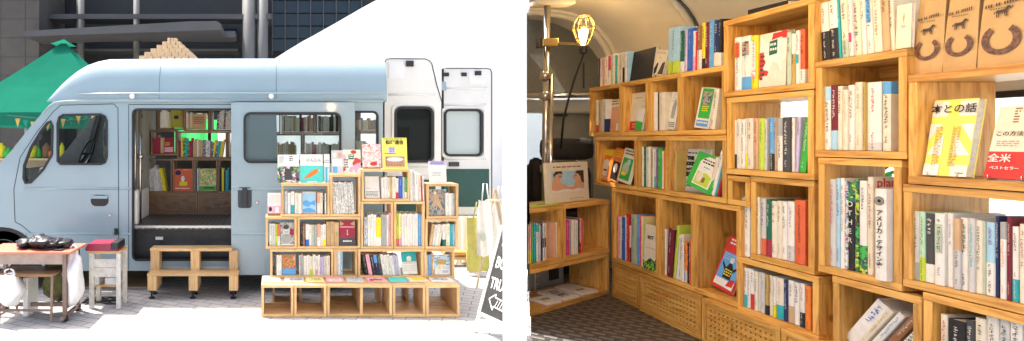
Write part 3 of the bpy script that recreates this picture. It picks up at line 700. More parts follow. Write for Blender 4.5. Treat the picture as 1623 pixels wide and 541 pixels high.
face_book(IN, 275.5,305,268,304,'tg', zb=iz(305.5)+.018, w=.012, back=3, label=uniq('red orange picture book with a blue disc facing out inside the van'), group=GF, art=[('disc',.22,.82,.16,.11,'nv'),('disc',.48,.55,.1,.13,'w'),(.3,.72,.24,.42,'yl'),('lines',.08,.9,.06,.14,1,'w'),('lines',.5,.92,.93,.97,1,'py')])
face_book(IN, 315,342,268,301,'art_map', zb=iz(305.5)+.02, label=uniq('yellow and green map covered book facing out inside the van'), group=GF, art=[(.02,.98,.02,.2,'gn'),('lines',.3,.9,.04,.16,1,'bk')])
face_book(IN, 452,470,184,208,'gy', zb=iz(211.6)+.02, label=uniq('grey framed picture behind the sliding door glass'), group=GF, art=[(.1,.9,.1,.9,'art_grey')])
# ---------------------------------------------------------------- outdoor box shelf
GB = 'bench boxes of the outdoor shelf'
zt = BE.z(440, 452)
for (a, b_, lb, md) in ((414,465.6,'pine bench box nearest the wooden steps, standing on the paving',None),(466,518,'empty pine bench box under the grey magazine',None),(518.4,622,'wide pine bench box with a post inside, mid bench',573),(622.4,675,'empty pine bench box under the turquoise magazine',None),(675.4,729,'empty pine bench box at the chalkboard end',None)):
    crate_box(BE, a, b_, .004, zt, lb, depth=.38, t=.026, mid=md, group=GB)
RB = Fr((0, 5.70), (1, 0))
for k, (a, b_) in enumerate(((432,478),(520,566),(600,648),(668,712))): crate_box(RB, a, b_, .004, zt, 'pine box behind the bench, '+['nearest the steps','behind the wide bench box','behind the yellow magazine','behind the last bench box'][k], depth=.24, group='rear support boxes of the outdoor shelf')
GS = 'pine boxes stacked on the bench'
def sz(y): return SH.z(440, y)
B = {}
for key, a, b_, y0, y1, lb in (('1a',428,529,395,441,'pine box of white books directly on the bench, steps end'),('1b',529.4,567,395,441,'narrow pine box with a gap at mid bench'),('1c',567.4,672,395,441,'pine box of leaning books and a calendar on the bench'),('1d',672.4,721,395,441,'pine box with a blue spine and palace picture on the bench'),
    ('2a',421,470.8,344,394.6,'pine box holding the grey portrait book'),('2b',471.2,571.6,344,394.6,'pine box with kraft books and a red cover'),('2c',572,624,319.5,394.6,'tall pine box with the yellow spined magazine'),('2d',624.4,673.6,319.5,394.6,'tall pine box packed with white magazines'),('2e',674,726,347,394.6,'pine box of pale leaning books below the warrior cover'),
    ('3a',446,523,291,343.6,'pine box holding the blue hills picture'),('3b',523.4,572,276.5,343.6,'tall pine box of black flecked white spines'),('3c',573,650,268.5,319,'pine box holding a small white booklet under yellow magazine'),('3d',676,727,291.5,346.6,'topmost pine box holding the dark warrior cover')):
    B[key] = (sz(y1), sz(y0)); crate_box(SH, a, b_, sz(y1), sz(y0), lb, depth=.24, t=.025, group=GS)
GL = 'books on the outdoor shelf'
def lrow(key, spec, where, **k): row(SH, B[key][0]+.0255, spec, where, GL, seed=hash(key) % 97 if False else sum(map(ord, key)), **k)
lrow('1a', [(432.5,434.8,400,'bk'),(435,438.2,405,'ch',dict(ink='og')),(438.4,442.3,405,'w'),(442.6,446.4,405,'w')], 'in steps end bench box')
row(SH, B['1a'][0]+.0255, [(474,477,405,'pg'),(477.2,480.6,404,'gy',dict(ink='w')),(481,486,406,'w',dict(ink='og')),(486.2,491,405,'w',dict(ink='tl')),(491.2,495.6,407,'cr',dict(band=('lm',.3))),(495.8,500,404,'w',dict(ink='bl')),(500.2,503.6,406,'w',dict(band=('pk',.3))),(503.8,507.6,405,'w'),(508,510.3,408,'lv'),(510.5,513.2,407,'lv',dict(ink='pp')),(513.5,517,407,'pg'),(517.3,523,406,'cr')], 'past the brown cover', GL, seed=11)
lrow('1b', [(530.6,534.6,398,'pg',dict(ink='bl')),(534.8,539.2,398,'w',dict(ink='nv')),(539.4,543,399,'lb')], 'in narrow mid bench box')
row(SH, B['1c'][0]+.0255, [(578.6,584.6,404,'bk'),(584.8,590.6,404,'pk'),(590.8,596.5,405,'bk'),(596.7,602,405,'nv',dict(top=('sb',.4))),(602.2,607,405,'ch',dict(ink='w')),(607.4,612.6,404,'w'),(612.8,617.6,405,'w',dict(ink='gy')),(617.8,622.6,404,'w',dict(ink='dg')),(622.8,627.2,406,'w',dict(ink='tl')),(627.4,632.4,405,'lv'),(632.6,636.4,406,'pg')], 'in leaning bench row', GL, lean=-10, seed=12)
lrow('1d', [(675.6,679,405,'pg'),(679.2,683,404,'sb',dict(ink='w')),(683.4,687.6,402,'tn')], 'beside the palace picture')
lrow('2a', [(427,430.6,355,'w'),(430.9,435.8,355,'pg'),(436,439.8,356,'lm'),(440,443.8,356,'w',dict(top=('tg',.55)))], 'beside the portrait book')
lrow('2b', [(477,479.8,356,'bk'),(480,483.2,356,'br'),(484.4,489.8,356,'w',dict(band=('bl',.3))),(490,494.2,357,'w',dict(ink='rd')),(494.4,498,357,'sg'),(498.2,502.8,357,'gy',dict(ink='w')),(503,507.8,356,'w',dict(top=('sa',.6))),(508,511.8,357,'w'),(512,516.6,356,'w',dict(band=('yl',.3))),(517.2,523.4,352,'kr'),(523.6,530.2,352,'kr',dict(ink='br')),(530.4,537,353,'kr',dict(top=('tn',.4)))], 'in kraft book box')
lrow('2c', [(577,582.6,345,'art_mixed'),(582.9,587,341,'w'),(587.2,591.6,340,'w'),(591.8,596.2,341,'w',dict(ink='gy')),(596.4,604,345,'yl',dict(band=('w',.3))),(604.2,612.8,341,'gy',dict(ink='bk')),(613,616,341,'w'),(616.2,619.6,338,'pk')], 'in yellow spine magazine box')
lrow('2d', [(628.4,632,339,'lm',dict(band=('rd',.22))),(632.2,636.6,339,'py',dict(band=('pk',.25)))]+[(637+k*4.3,641+k*4.3,340-k % 2,'w',dict(ink=['gy','bk','pg','tn','lb','gy'][k])) for k in range(6)]+[(663.2,667.6,340,'sb',dict(ink='w')),(667.8,670.6,341,'w',dict(ink='nv'))], 'in white magazine box')
row(SH, B['2e'][0]+.0255, [(680,684.6,356,'tn'),(685,689,357,'w'),(689.4,693.6,356,'w',dict(ink='br')),(694,697.6,357,'cr',dict(ink='rd'))], 'below the warrior cover', GL, lean=9, seed=15)
row(SH, B['2e'][0]+.0255, [(701.6,706.4,356,'w',dict(band=('dg',.3))),(707,713,355,'cr'),(713.2,717.6,356,'tl'),(717.8,721.4,356,'lb')], 'upright below warrior cover', GL, seed=16)
lrow('3a', [(451,455.6,304,'pg'),(456,460.6,306,'w',dict(ink='rd')),(461,466.6,304,'w',dict(band=('tl',.4))),(467,472.4,306,'cr',dict(ink='rd')),(472.8,478,307,'w',dict(ink='og'))], 'before blue hills picture')
row(SH, B['3a'][0]+.0255, [(503,507.4,306,'w',dict(top=('sa',.5))),(507.6,511.6,306,'cr'),(511.9,514.4,306,'bk'),(514.6,517.4,307,'w')], 'behind blue hills picture', GL, seed=17)
lrow('3b', [(528.6+k*4.8,533.2+k*4.8,289+(k % 2),'art_blackdot') for k in range(7)], 'of the flecked set', lean=-3)
lrow('3c', [(605,609.6,282,'w',dict(ink='pp')),(609.9,613.8,281,'w'),(614,617.8,282,'cr'),(618,621.8,281,'tn',dict(ink='og')),(622,627.4,281,'cr',dict(ink='br')),(627.6,631.6,283,'w',dict(band=('rd',.3))),(631.9,638,281,'bl'),(638.3,641.4,281,'pg'),(641.6,645.2,282,'gn',dict(band=('w',.3)))], 'in box under yellow magazine')
row(SH, B['2d'][1]+.001, [(650.6,654.6,270,'w'),(654.8,658.4,271,'pg'),(658.6,663.6,274,'w',dict(ink='gy')),(663.8,668,276,'cr'),(668.2,670.4,279,'rd'),(670.6,673,280,'w',dict(ink='rd'))], 'standing outside, box end', GL, lean=-2, seed=19)
row(SH, B['3d'][0]+.0255, [(706.4,711,306,'w'),(711.2,716,307,'w',dict(ink='pg')),(716.2,721,307,'pg')], 'beside the warrior cover', GL, seed=20)
GC = 'covers facing out on the outdoor shelf'
def cv(x0,x1,y0,y1,col,lab,art,key=None,top=None,**k):
    zb = B[key][0]+.026 if key else (B[top][1]+.001 if top else None)
    return face_book(SH, x0,x1,y0,y1,col, zb=zb, label=uniq(lab), group=GC, art=art, **k)
cv(447,469,405,439,'br','brown and orange cover with a blue lower band',[(0,1,.32,1,'art_fire'),(0,1,0,.3,'sb'),('lines',.8,.95,.7,.9,4,'w')],'1a')
cv(637,662,401,437,'w','picture calendar with a teal sea photo above white dates',[(0,1,.55,1,'tl'),(.05,.95,.46,.56,'pg'),('disc',.5,.7,.16,.1,'w'),(.35,.65,.58,.68,'cr'),('lines',.1,.9,.1,.4,4,'pg')],'1c',back=12,lean=-3)
cv(689,714,405,437,'art_sky','cover of a yellow domed palace under blue sky',[(0,1,0,.28,'w'),('disc',.45,.62,.3,.16,'gd'),(.2,.75,.28,.5,'cr'),(.3,.36,.3,.46,'sg'),(.56,.62,.3,.46,'sg'),('lines',.5,.9,.08,.2,2,'bl')],'1d')
cv(444.4,466,354,388,'art_grey','grey photographic portrait cover with a small red label',[('disc',.42,.56,.24,.26,'pg'),('disc',.42,.3,.42,.2,'gy'),('disc',.42,.8,.22,.1,'ch'),(.32,.4,.57,.6,'ch'),(.46,.54,.57,.6,'ch'),(.38,.5,.42,.44,'ch'),(.7,.97,.45,.72,'dr'),(0,1,0,.07,'w')],'2a')
o=cv(539,563,351,388,'dr','dark red cover with a brown lower band',[(0,1,0,.3,'ch'),(0,1,.72,.76,'pk'),('poly',[(0,1),(.3,.86),(0,.78)],'tn'),('poly',[(1,1),(.7,.86),(1,.78)],'tn'),('lines',.2,.8,.1,.2,1,'w'),('lines',.46,.56,.4,.62,4,'w')],'2b')
cv(479,501,305,337,'pg','white framed picture of misty blue hills',[(.05,.95,.05,.93,'lb'),('poly',[(.05,.55),(.3,.62),(.6,.52),(.95,.62),(.95,.05),(.05,.05)],'sb'),('poly',[(.05,.38),(.4,.3),(.7,.42),(.95,.34),(.95,.05),(.05,.05)],'lb'),('poly',[(.05,.2),(.5,.28),(.95,.15),(.95,.05),(.05,.05)],'sb')],'3a')
cv(579,602,281,311,'w','small white booklet with a printed black foot',[('lines',.08,.92,.05,.3,4,'ch'),('lines',.1,.4,.42,.46,1,'rd'),(0,.03,0,1,'pg')],'3c',back=14)
cv(680,705,301,337,'ch','dark cover with a crouching warrior figure',[(0,1,0,1,'art_person'),('poly',[(.3,.85),(.5,.9),(.62,.7),(.9,.25),(.75,.2),(.5,.45),(.25,.3),(.2,.4),(.4,.6)],'tn'),('disc',.45,.86,.08,.06,'cr')],'3d')
o=cv(440,474,246,290,'w','white magazine with a dark vegetable photo',[(0,1,0,.58,'art_leaf'),(.33,.66,.1,.5,'ch'),('lines',.08,.3,.7,.95,6,'gy'),('lines',.55,.75,.75,.95,3,'bk')],top='3a')
o=cv(476,512,245.5,290,'w','white and turquoise magazine with a carrot',[(0,1,0,.6,'tq'),('poly',[(.16,.17),(.2,.13),(.55,.24),(.78,.36),(.82,.42),(.78,.48),(.7,.5),(.45,.38)],'og'),('poly',[(.78,.44),(.86,.5),(.88,.42),(.82,.4)],'sg'),(.3,.75,.02,.06,'w')],top='3a')
ctext(o, 'にんじん', 'bk', .6, .79, .13)
cv(514,523,245,290,'w','narrow white magazine with blue stripes, end of its row',[(0,1,0,.55,'lb'),(.3,.5,0,.55,'tl'),(.7,.85,.1,.5,'w'),('lines',.1,.9,.65,.8,2,'gy')],top='3a')
cv(424,445,308,337,'w','white booklet pile with a pink lower half',[(0,1,.12,.42,'pk'),('disc',.22,.28,.12,.1,'bk'),(.6,.85,.14,.36,'w'),(0,1,0,.1,'br'),('lines',.1,.9,.5,.9,6,'pg')],top='2a',th=.03,back=14)
cv(525.8,544,239,275,'pg','pale grey art cover with a blue square',[(.1,.5,.04,.3,'sb'),(.1,.4,.7,.9,'cr'),(.55,.9,.68,.9,'sa'),(.05,.95,.32,.62,'w')],top='3b')
cv(544.4,572,238,275,'art_pink','cream and pink abstract cover with a dark teal label',[(.3,.62,.6,.8,'dg'),('lines',.34,.6,.62,.78,2,'w'),('disc',.6,.9,.16,.08,'rd'),('poly',[(.3,.1),(.5,.05),(.6,.25),(.4,.3)],'pk'),('lines',.05,.3,.2,.6,4,'ch')],top='3b')
cv(575,604,229,266,'art_floral','pink floral patterned cover behind the shelf top',[(0,1,0,.05,'br'),('disc',.6,.2,.2,.08,'rd')],top='3c')
o=cv(607,646,219,267,'by','yellow magazine with a banquet scene and black title',[(.1,.9,.06,.4,'tn'),('lines',.12,.88,.08,.38,8,'dr'),('disc',.5,.3,.34,.07,'w'),('lines',.08,.6,.45,.5,1,'bk'),(.24,.5,.5,.7,'lv'),('lines',.28,.48,.52,.68,3,'pp'),('lines',.05,.95,.93,.97,1,'bk')],top='3c')
ctext(o, '料理通信', 'bk', .5, .84, .145, bold=.0012)
cv(681,708,256,290.5,'w','white magazine with a lavender head strip',[(0,1,.8,1,'lv'),('lines',.1,.9,.82,.97,2,'nv'),('lines',.15,.7,.3,.5,3,'gy')],top='3d')
GM = 'magazines lying on the bench'
def flat_mag(x0, x1, col, lab, art, yaw=0, n=2, yf=448):
    z0 = zt; t0 = (H-z0)*F/(yf-PY); X0, X1 = X_(x0, t0), X_(x1, t0); wd = (X1-X0)*.97; dp = min(.2, wd*1.25)
    M = Matrix.Translation((X0, t0, z0+.001)) @ Matrix.Rotation(R(yaw), 4, 'Z')
    o = MB().box(0, wd, 0, dp, 0, .001).box(0, wd, 0, dp, .0075, .0085).box(0, .0012, 0, dp, .001, .0075).build('magazine', mname(col), M=M); tag(o, uniq(lab), 'magazine', GM)
    MB().box(.0015, wd-.001, .001, dp-.001, .0012, .0073).build('page_block', 'pages', o)
    for i, q in enumerate(art): MB().quad((q[0]*wd, q[2]*dp, .0089+.0003*i), (q[1]*wd, q[2]*dp, .0089+.0003*i), (q[1]*wd, q[3]*dp, .0089+.0003*i), (q[0]*wd, q[3]*dp, .0089+.0003*i)).build('cover_print', mname(q[4]), o)
for q in ((416,446,'w','plain white magazine lying at the steps end of the bench',[(.1,.6,.7,.9,'pg')],2),(450,482,'w','white magazine with a grey photo lying on bench',[(.3,.95,.2,.8,'art_grey')],-3),(486,515,'py','pale yellow magazine lying over wide bench box',[(.2,.9,.2,.7,'art_map')],2),(518,547,'pk','pink magazine lying mid bench beside a grey one',[(.1,.9,.1,.5,'art_floral')],1),(550,578,'pg','grey blue printed magazine lying between two pink ones',[(.1,.9,.1,.8,'art_mixed')],-2),(584,615,'pk','pink and red magazine lying beside the turquoise one',[(.1,.8,.1,.7,'art_pink'),(.2,.6,.2,.4,'rd')],3),
    (618,648,'tl','turquoise magazine lying on the bench',[(.02,.98,.02,.98,'tq')],-2),(650,682,'cr','cream and yellow magazine lying beside turquoise one',[(.2,.9,.2,.7,'yl')],2),(686,721,'w','white magazine with dark print at chalkboard end of bench',[(.1,.8,.3,.8,'art_grey')],-2)): flat_mag(*q)
# ---------------------------------------------------------------- wooden steps
ST = thing('wooden_step', 'two tread pale wooden step standing before the open van door', 'step', (X_(306,5.95), 5.95, 0))
so = (X_(306,5.95), 5.95, 0)
def sp(x, Y=5.86): return X_(x, Y)
zlo, zup = Z_(434, 5.86), Z_(394, 6.0)
MB().cbox(sp(233), sp(378), 5.86, 6.10, zlo-.028, zlo, .003).build('lower_tread', 'pine_x', ST, so)
MB().cbox(X_(238,6.0), X_(304,6.0), 5.99, 6.17, zup-.03, zup, .003).build('upper_tread', 'pine_x', ST, so); MB().cbox(X_(304.5,6.0), X_(368,6.0), 5.99, 6.17, zup-.03, zup+.002, .003).build('upper_tread', 'pine_x', ST, so)
for x in (233.5, 299, 363): MB().cbox(sp(x), sp(x+14), 5.865, 6.0, .10, zlo-.0285, .003).build('leg', 'pine_z', ST, so)
for x in (238.5, 302, 363): MB().cbox(X_(x,6.02), X_(x+14,6.02), 6.02, 6.16, .10, zup-.0305, .003).build('leg', 'pine_z', ST, so)
for x, y_ in ((240.5,5.93),(305.5,5.93),(370,5.93),(245.5,6.1),(309,6.1),(370,6.1)):
    px_ = X_(x, y_); MB().lathe([(.035,0),(.035,.012),(.012,.018),(.012,.07),(.03,.075),(.03,.10)], px_, y_, 0, 'z', 12).build('levelling_foot', 'black_plastic', ST, so)
# ---------------------------------------------------------------- school desk, chair, jacket, bags, little stand
YK = 5.15
def kx(x, Y=YK): return X_(x, Y)
def kz(y, Y=YK): return Z_(y, Y)
dk = thing('school_desk', 'old school desk with orange red top and brown metal frame beside the van', 'desk', (kx(66), YK+.2, 0)); do = (kx(66), YK+.2, 0)
zd = kz(399)
MB().cbox(kx(-30), kx(113), YK-.02, YK+.42, zd-.022, zd, .006).build('tabletop', 'desk_top', dk, do)
MB().box(kx(-26), kx(104), YK+.03, YK+.37, zd-.13, zd-.0225).build('drawer_box', 'desk_apron', dk, do)
for y_ in (YK+.03, YK+.36):
    for x in (-24, 98): 
        MB().cbox(kx(x), kx(x+6), y_-.02, y_+.02, .03, zd-.023, .004).build('leg', 'desk_frame', dk, do)
        MB().cbox(kx(x)-.01, kx(x+6)+.01, y_-.025, y_+.025, 0, .045, .008).build('rubber_foot', 'black_plastic', dk, do)
mb = MB().cbox(kx(99), kx(104), YK-.06, YK+.42, .03, .065, .004).cbox(kx(-23), kx(-18), YK-.06, YK+.42, .03, .065, .004).box(kx(-18), kx(99), YK+.16, YK+.19, .10, .135); mb.build('foot_rail', 'desk_frame', dk, do)
ch = thing('school_chair', 'school chair with worn wooden seat tucked under the orange desk', 'chair', (kx(50), YK+.1, 0)); co = (kx(50), YK+.1, 0)
zs = kz(433)
MB().cbox(kx(-6), kx(88), YK-.06, YK+.32, zs-.025, zs, .01).build('seat', 'brown_x', ch, co)
for x in (2, 84):
    mb = MB().tube([(kx(x), YK-.02, zs-.03), (kx(x), YK-.04, .02)], .013, 8); mb.build('leg', 'desk_frame', ch, co)
    mb = MB().tube([(kx(x), YK+.28, zs-.03), (kx(x), YK+.31, .02)], .013, 8); mb.build('leg', 'desk_frame', ch, co)
mb = MB().tube([(kx(2), YK-.02, .12), (kx(84), YK-.02, .12)], .012, 8).tube([(kx(2), YK-.03, .2), (kx(2), YK+.3, .2)], .011, 8).tube([(kx(84), YK-.03, .2), (kx(84), YK+.3, .2)], .011, 8); mb.build('stretcher', 'desk_frame', ch, co)
jb = MB(); rr = random.Random(12)
for k in range(17):
    a_ = k/16; x_ = kx(22+70*a_); jb.blob((x_, YK+.2+rr.uniform(-.07,.07), zd+.045+rr.uniform(0,.035)*math.sin(math.pi*min(1,a_*1.1))), (rr.uniform(.05,.085), rr.uniform(.07,.12), rr.uniform(.035,.06)), .22, 40+k, 18)
tag(jb.build('puffer_jacket', 'puffer', smooth=True), 'shiny black puffer jacket bundled on top of the orange school desk', 'jacket')
mb = MB().cbox(kx(84), kx(97), YK+.02, YK+.1, zd+.0015, zd+.014, .004); tag(mb.build('black_pouch', 'black_plastic'), 'small flat black pouch lying near the desk edge', 'pouch')
def bag(name, mat, c0, rad, lab, cat, seed, group=None):
    mb = MB().blob(c0, rad, .22, seed, 22)
    o = mb.build(name, mat, smooth=True); tag(o, lab, cat, group)
    x, y, z = c0; hp = MB()
    for s in (-1, 1): hp.tube([(x+s*rad[0]*.35, y, z+rad[2]*.85), (x+s*rad[0]*.3, y-.01, z+rad[2]*1.15), (x+s*rad[0]*.05, y, z+rad[2]*1.22)], [.012,.009,.008], 6)
    hp.build('handle', mat, o, smooth=True); return o
bag('plastic_bag', 'bag_plastic', (kx(107), YK+.16, kz(448)), (.085,.14,.27), 'tall white plastic bag hanging off the desk side toward the stand', 'bag', 3, 'white plastic bags at the desk')
bag('plastic_bag', 'bag_plastic', (kx(17), YK-.02, kz(458)), (.13,.12,.16), 'squat white plastic bag by the chair, toward the van bonnet', 'bag', 8, 'white plastic bags at the desk')
tag(MB().blob((kx(72), YK+.3, kz(450)), (.15,.08,.26), .2, 15, 20).build('olive_coat', 'olive_cloth', smooth=True), 'olive green coat hanging behind the chair under the desk', 'coat')
tag(MB().blob((kx(92), YK+.25, kz(452)), (.05,.1,.3), .2, 16, 16).build('black_garment', 'puffer', smooth=True), 'black garment hanging between olive coat and white bag', 'garment')
tag(MB().cbox(kx(28), kx(36), YK+.1, YK+.34, .02, .40, .01).build('white_board', 'white_paint'), 'narrow white panel leaning under the desk', 'panel')
YT = 5.55
tb = thing('stool', 'worn white painted stand with an inner shelf beside the van', 'stand', (X_(165,YT), YT+.15, 0)); to = (X_(165,YT), YT+.15, 0)
def tx(x): return X_(x, YT)
def tz(y): return Z_(y, YT)
MB().cbox(tx(140), tx(191), YT-.01, YT+.28, tz(402), tz(398), .003).build('top_board', 'pine_x', tb, to)
for x in (141, 184):
    for y_ in (YT, YT+.22): MB().cbox(tx(x), tx(x+6.5), y_, y_+.045, .0, tz(402.4), .003).build('leg', 'worn_white', tb, to)
MB().box(tx(147.5), tx(184), YT+.02, YT+.25, tz(455.5), tz(453.5)).build('shelf', 'pine_x', tb, to)
mb = MB().box(tx(147.5), tx(184), YT+.03, YT+.045, tz(425), tz(412)).box(tx(147.5), tx(184), YT+.04, YT+.055, tz(441), tz(426)); mb.build('cross_board', 'worn_white', tb, to)
mb = MB().box(tx(148.5), tx(155), YT+.03, YT+.2, tz(453), tz(442)).box(tx(165), tx(183), YT+.03, YT+.2, tz(453), tz(442)); tag(mb.build('paper_pad', 'pg' if 'pg' in MATS else 'paper_pg'), 'pale paper pads on the inner shelf of the white stand', 'pads')
lid = MB().prism([(tx(136),tz(397.5)),(tx(187),tz(397.5)),(tx(187),tz(392)),(tx(184),tz(385.5)),(tx(140),tz(386.5)),(tx(136),tz(393))], YT-.015, YT+.24).build('red_case', 'red_lid'); tag(lid, 'dark red flat case lying on the white painted stand', 'case')
MB().cbox(tx(176), tx(187.5), YT-.02, YT+.25, tz(396), tz(384.5), .008).build('end_cap', 'black_plastic', lid)
rr = random.Random(5); mb = MB()
for k in range(4):
    p = [(tx(118+rr.uniform(0,70)), YT+rr.uniform(.1,.4), .012) for _ in range(7)]; mb.tube(p, .006, 6)
tag(mb.build('power_cable', 'rubber', smooth=True), 'tangled black cable lying on the paving under the van', 'cable')
mb = MB().box(vx(60), vx(240), 6.3, 7.2, .003, .022); tag(mb.build('wood_board', 'plank'), 'brown wooden board lying on the ground under the van front', 'board')
mb = MB().box(vx(430), vx(640), 6.5, 7.6, .003, .03); tag(mb.build('wood_deck', 'plank'), 'brown wooden boards lying on the ground under the van rear', 'board')
# ---------------------------------------------------------------- chalkboard sign, bags, curtain beyond the rear doors
BL = Vector((X_(757,4.9), 4.9, Z_(498,4.9))); ed = Vector((.30,-.954,0)); nrm = Vector((-.954,-.30,0)); bw, bh, la = .46, .84, R(18)
upv = (Vector((0,0,1))*math.cos(la) - nrm*math.sin(la)).normalized(); by = upv.cross(ed).normalized()
Ms = Matrix(((ed.x, by.x, upv.x, BL.x), (ed.y, by.y, upv.y, BL.y), (ed.z, by.z, upv.z, BL.z), (0,0,0,1)))
sg = thing('chalkboard_sign', 'black chalkboard easel sign in a white frame with hand written lettering', 'sign', Ms)
MB().box(.03, bw-.03, .004, .012, .03, bh-.03).build('board', 'chalkboard', sg)
for q in ((0,.03,0,bh),(bw-.03,bw,0,bh),(.0301,bw-.0301,0,.03),(.0301,bw-.0301,bh-.03,bh)): MB().cbox(q[0],q[1],-.008,.022,q[2],q[3],.003).build('frame', 'white_paint', sg)
for x in (.0, bw-.028): MB().box(x+.002, x+.024, -.004, .018, -BL.z/math.cos(la)+.005, -.001).build('leg', 'white_paint', sg)
for x in (.0, bw-.028):
    p0 = Vector((x+.012, .03, bh-.05)); Mi = Ms.inverted(); gp = Ms @ p0; foot = Mi @ Vector((gp.x+.26, gp.y+.08, .012))
    MB().tube([tuple(p0), tuple(foot)], .012, 6).build('rear_leg', 'white_paint', sg)
for body, zz, s_ in (('THE', .70, .13), ('BOOK', .50, .15), ('TRUCK', .31, .14)): text(body, 'chalk_lettering', 'chalk', sg, .055, .001, zz, s_, align='LEFT', bold=.0025, sx=.62)
mb = MB(); ap = [(.09,.17),(.16,.23),(.16,.20),(.36,.19),(.36,.11),(.16,.12),(.16,.085),(.09,.17)]
for a, b_ in zip(ap, ap[1:]): strip(mb, a, b_, .005, .001)
for k in range(6): strip(mb, (.18+k*.03, .125), (.20+k*.03, .185), .003, .0005)
mb.build('chalk_arrow', 'chalk', sg)
# coat rack behind the sign with tote bags
YB = 6.3
def qx(x, Y=YB): return X_(x, Y)
def tote(x0, x1, y0, y1, Y, mat, lab, seed, name='tote_bag'):
    rr = random.Random(seed); rows_f, rows_b = [], []; n = 9
    for j in range(n+1):
        f = j/n; z = Z_(y1, Y)+(Z_(y0, Y)-Z_(y1, Y))*f; a, b_ = X_(x0, Y), X_(x1, Y); nar = (.02 if name == 'paper_bag' else .22)*(f**2)*(b_-a)/2
        rw = [(a+nar+(b_-a-2*nar)*k/8, Y-.045*math.sin(math.pi*k/8)*(1-f*.75)+.012*math.sin(k*1.7+seed+f*5), z+.01*math.sin(k+seed)) for k in range(9)]
        rows_f.append(rw); rows_b.append([(p[0], 2*Y-p[1]+.01, p[2]) for p in rw[::-1]])
    mb = MB().grid([a+b_+[a[0]] for a, b_ in zip(rows_f, rows_b)]); mb.poly([p for p in rows_f[0]]+[p for p in rows_b[0]])
    o = mb.build(name, mat, smooth=True); tag(o, lab, 'bag', 'shopping bags hung by the sign')
    a, b_ = X_(x0, Y), X_(x1, Y); zt_ = Z_(y0, Y); m_ = (a+b_)/2
    MB().tube([(a+(b_-a)*.28, Y-.01, zt_-.02), (m_-.02, Y-.005, zt_+.2), (m_+.02, Y-.005, zt_+.2), (a+(b_-a)*.72, Y-.01, zt_-.02)], .008, 6).build('handle', mat, o, smooth=True); return o
rk = thing('bag_rack', 'slim wooden rack holding the hanging bags behind the chalkboard', 'rack', (qx(790), YB+.04, 0)); ro = (qx(790), YB+.04, 0)
MB().tube([(qx(757), YB+.03, 0), (qx(786), YB+.03, Z_(300,YB))], .014, 8).build('leg', 'pale_z', rk, ro); MB().tube([(qx(815), YB+.03, 0), (qx(788), YB+.03, Z_(300,YB))], .014, 8).build('leg', 'pale_z', rk, ro)
MB().tube([(qx(770), YB, Z_(318,YB)), (qx(806), YB, Z_(318,YB))], .012, 8).build('peg_rail', 'pale_x', rk, ro)
o = tote(756, 781, 318, 405, YB, 'canvas_bag', 'cream cotton tote bag with green print hanging nearest the van', 2)
MB().poly([(qx(763)+.03*math.cos(k*.63), YB-.056, Z_(375,YB)+.05*math.sin(k*.63)) for k in range(10)]).build('bag_print', 'paper_sg', o)
tote(779, 806, 322, 398, YB+.06, 'canvas_bag', 'plain cream tote bag hanging above the chalkboard', 5)
tote(740, 775, 345, 430, 6.9, 'yellow_bag', 'tall yellow green paper bag standing behind the cream totes', 9, 'paper_bag')
# cream curtain and low deck behind the shelf end
rows = []
for j in range(8):
    f = j/7; z = Z_(420, 7.6)+(Z_(342, 7.6)-Z_(420, 7.6))*f
    rows.append([(X_(722,7.6)+(X_(770,7.6)-X_(722,7.6))*k/24, 7.6+.03*math.sin(k*1.1+f*1.5)+.08*(1-f)*(k/24), z) for k in range(25)])
tag(MB().grid(rows).build('canvas_curtain', 'cream_curtain', smooth=True), 'cream canvas curtain hanging below the far rear door', 'curtain')
tag(MB().box(X_(700,7.5), X_(748,7.5), 7.4, 7.56, .16, .20).box(X_(700,7.5), X_(748,7.5), 7.42, 7.56, .09, .13).box(X_(704,7.5), X_(708,7.5), 7.43, 7.55, 0, .2).box(X_(740,7.5), X_(744,7.5), 7.43, 7.55, 0, .2).build('low_bench', 'honey_x'), 'low orange brown wooden bench below the cream curtain', 'bench')
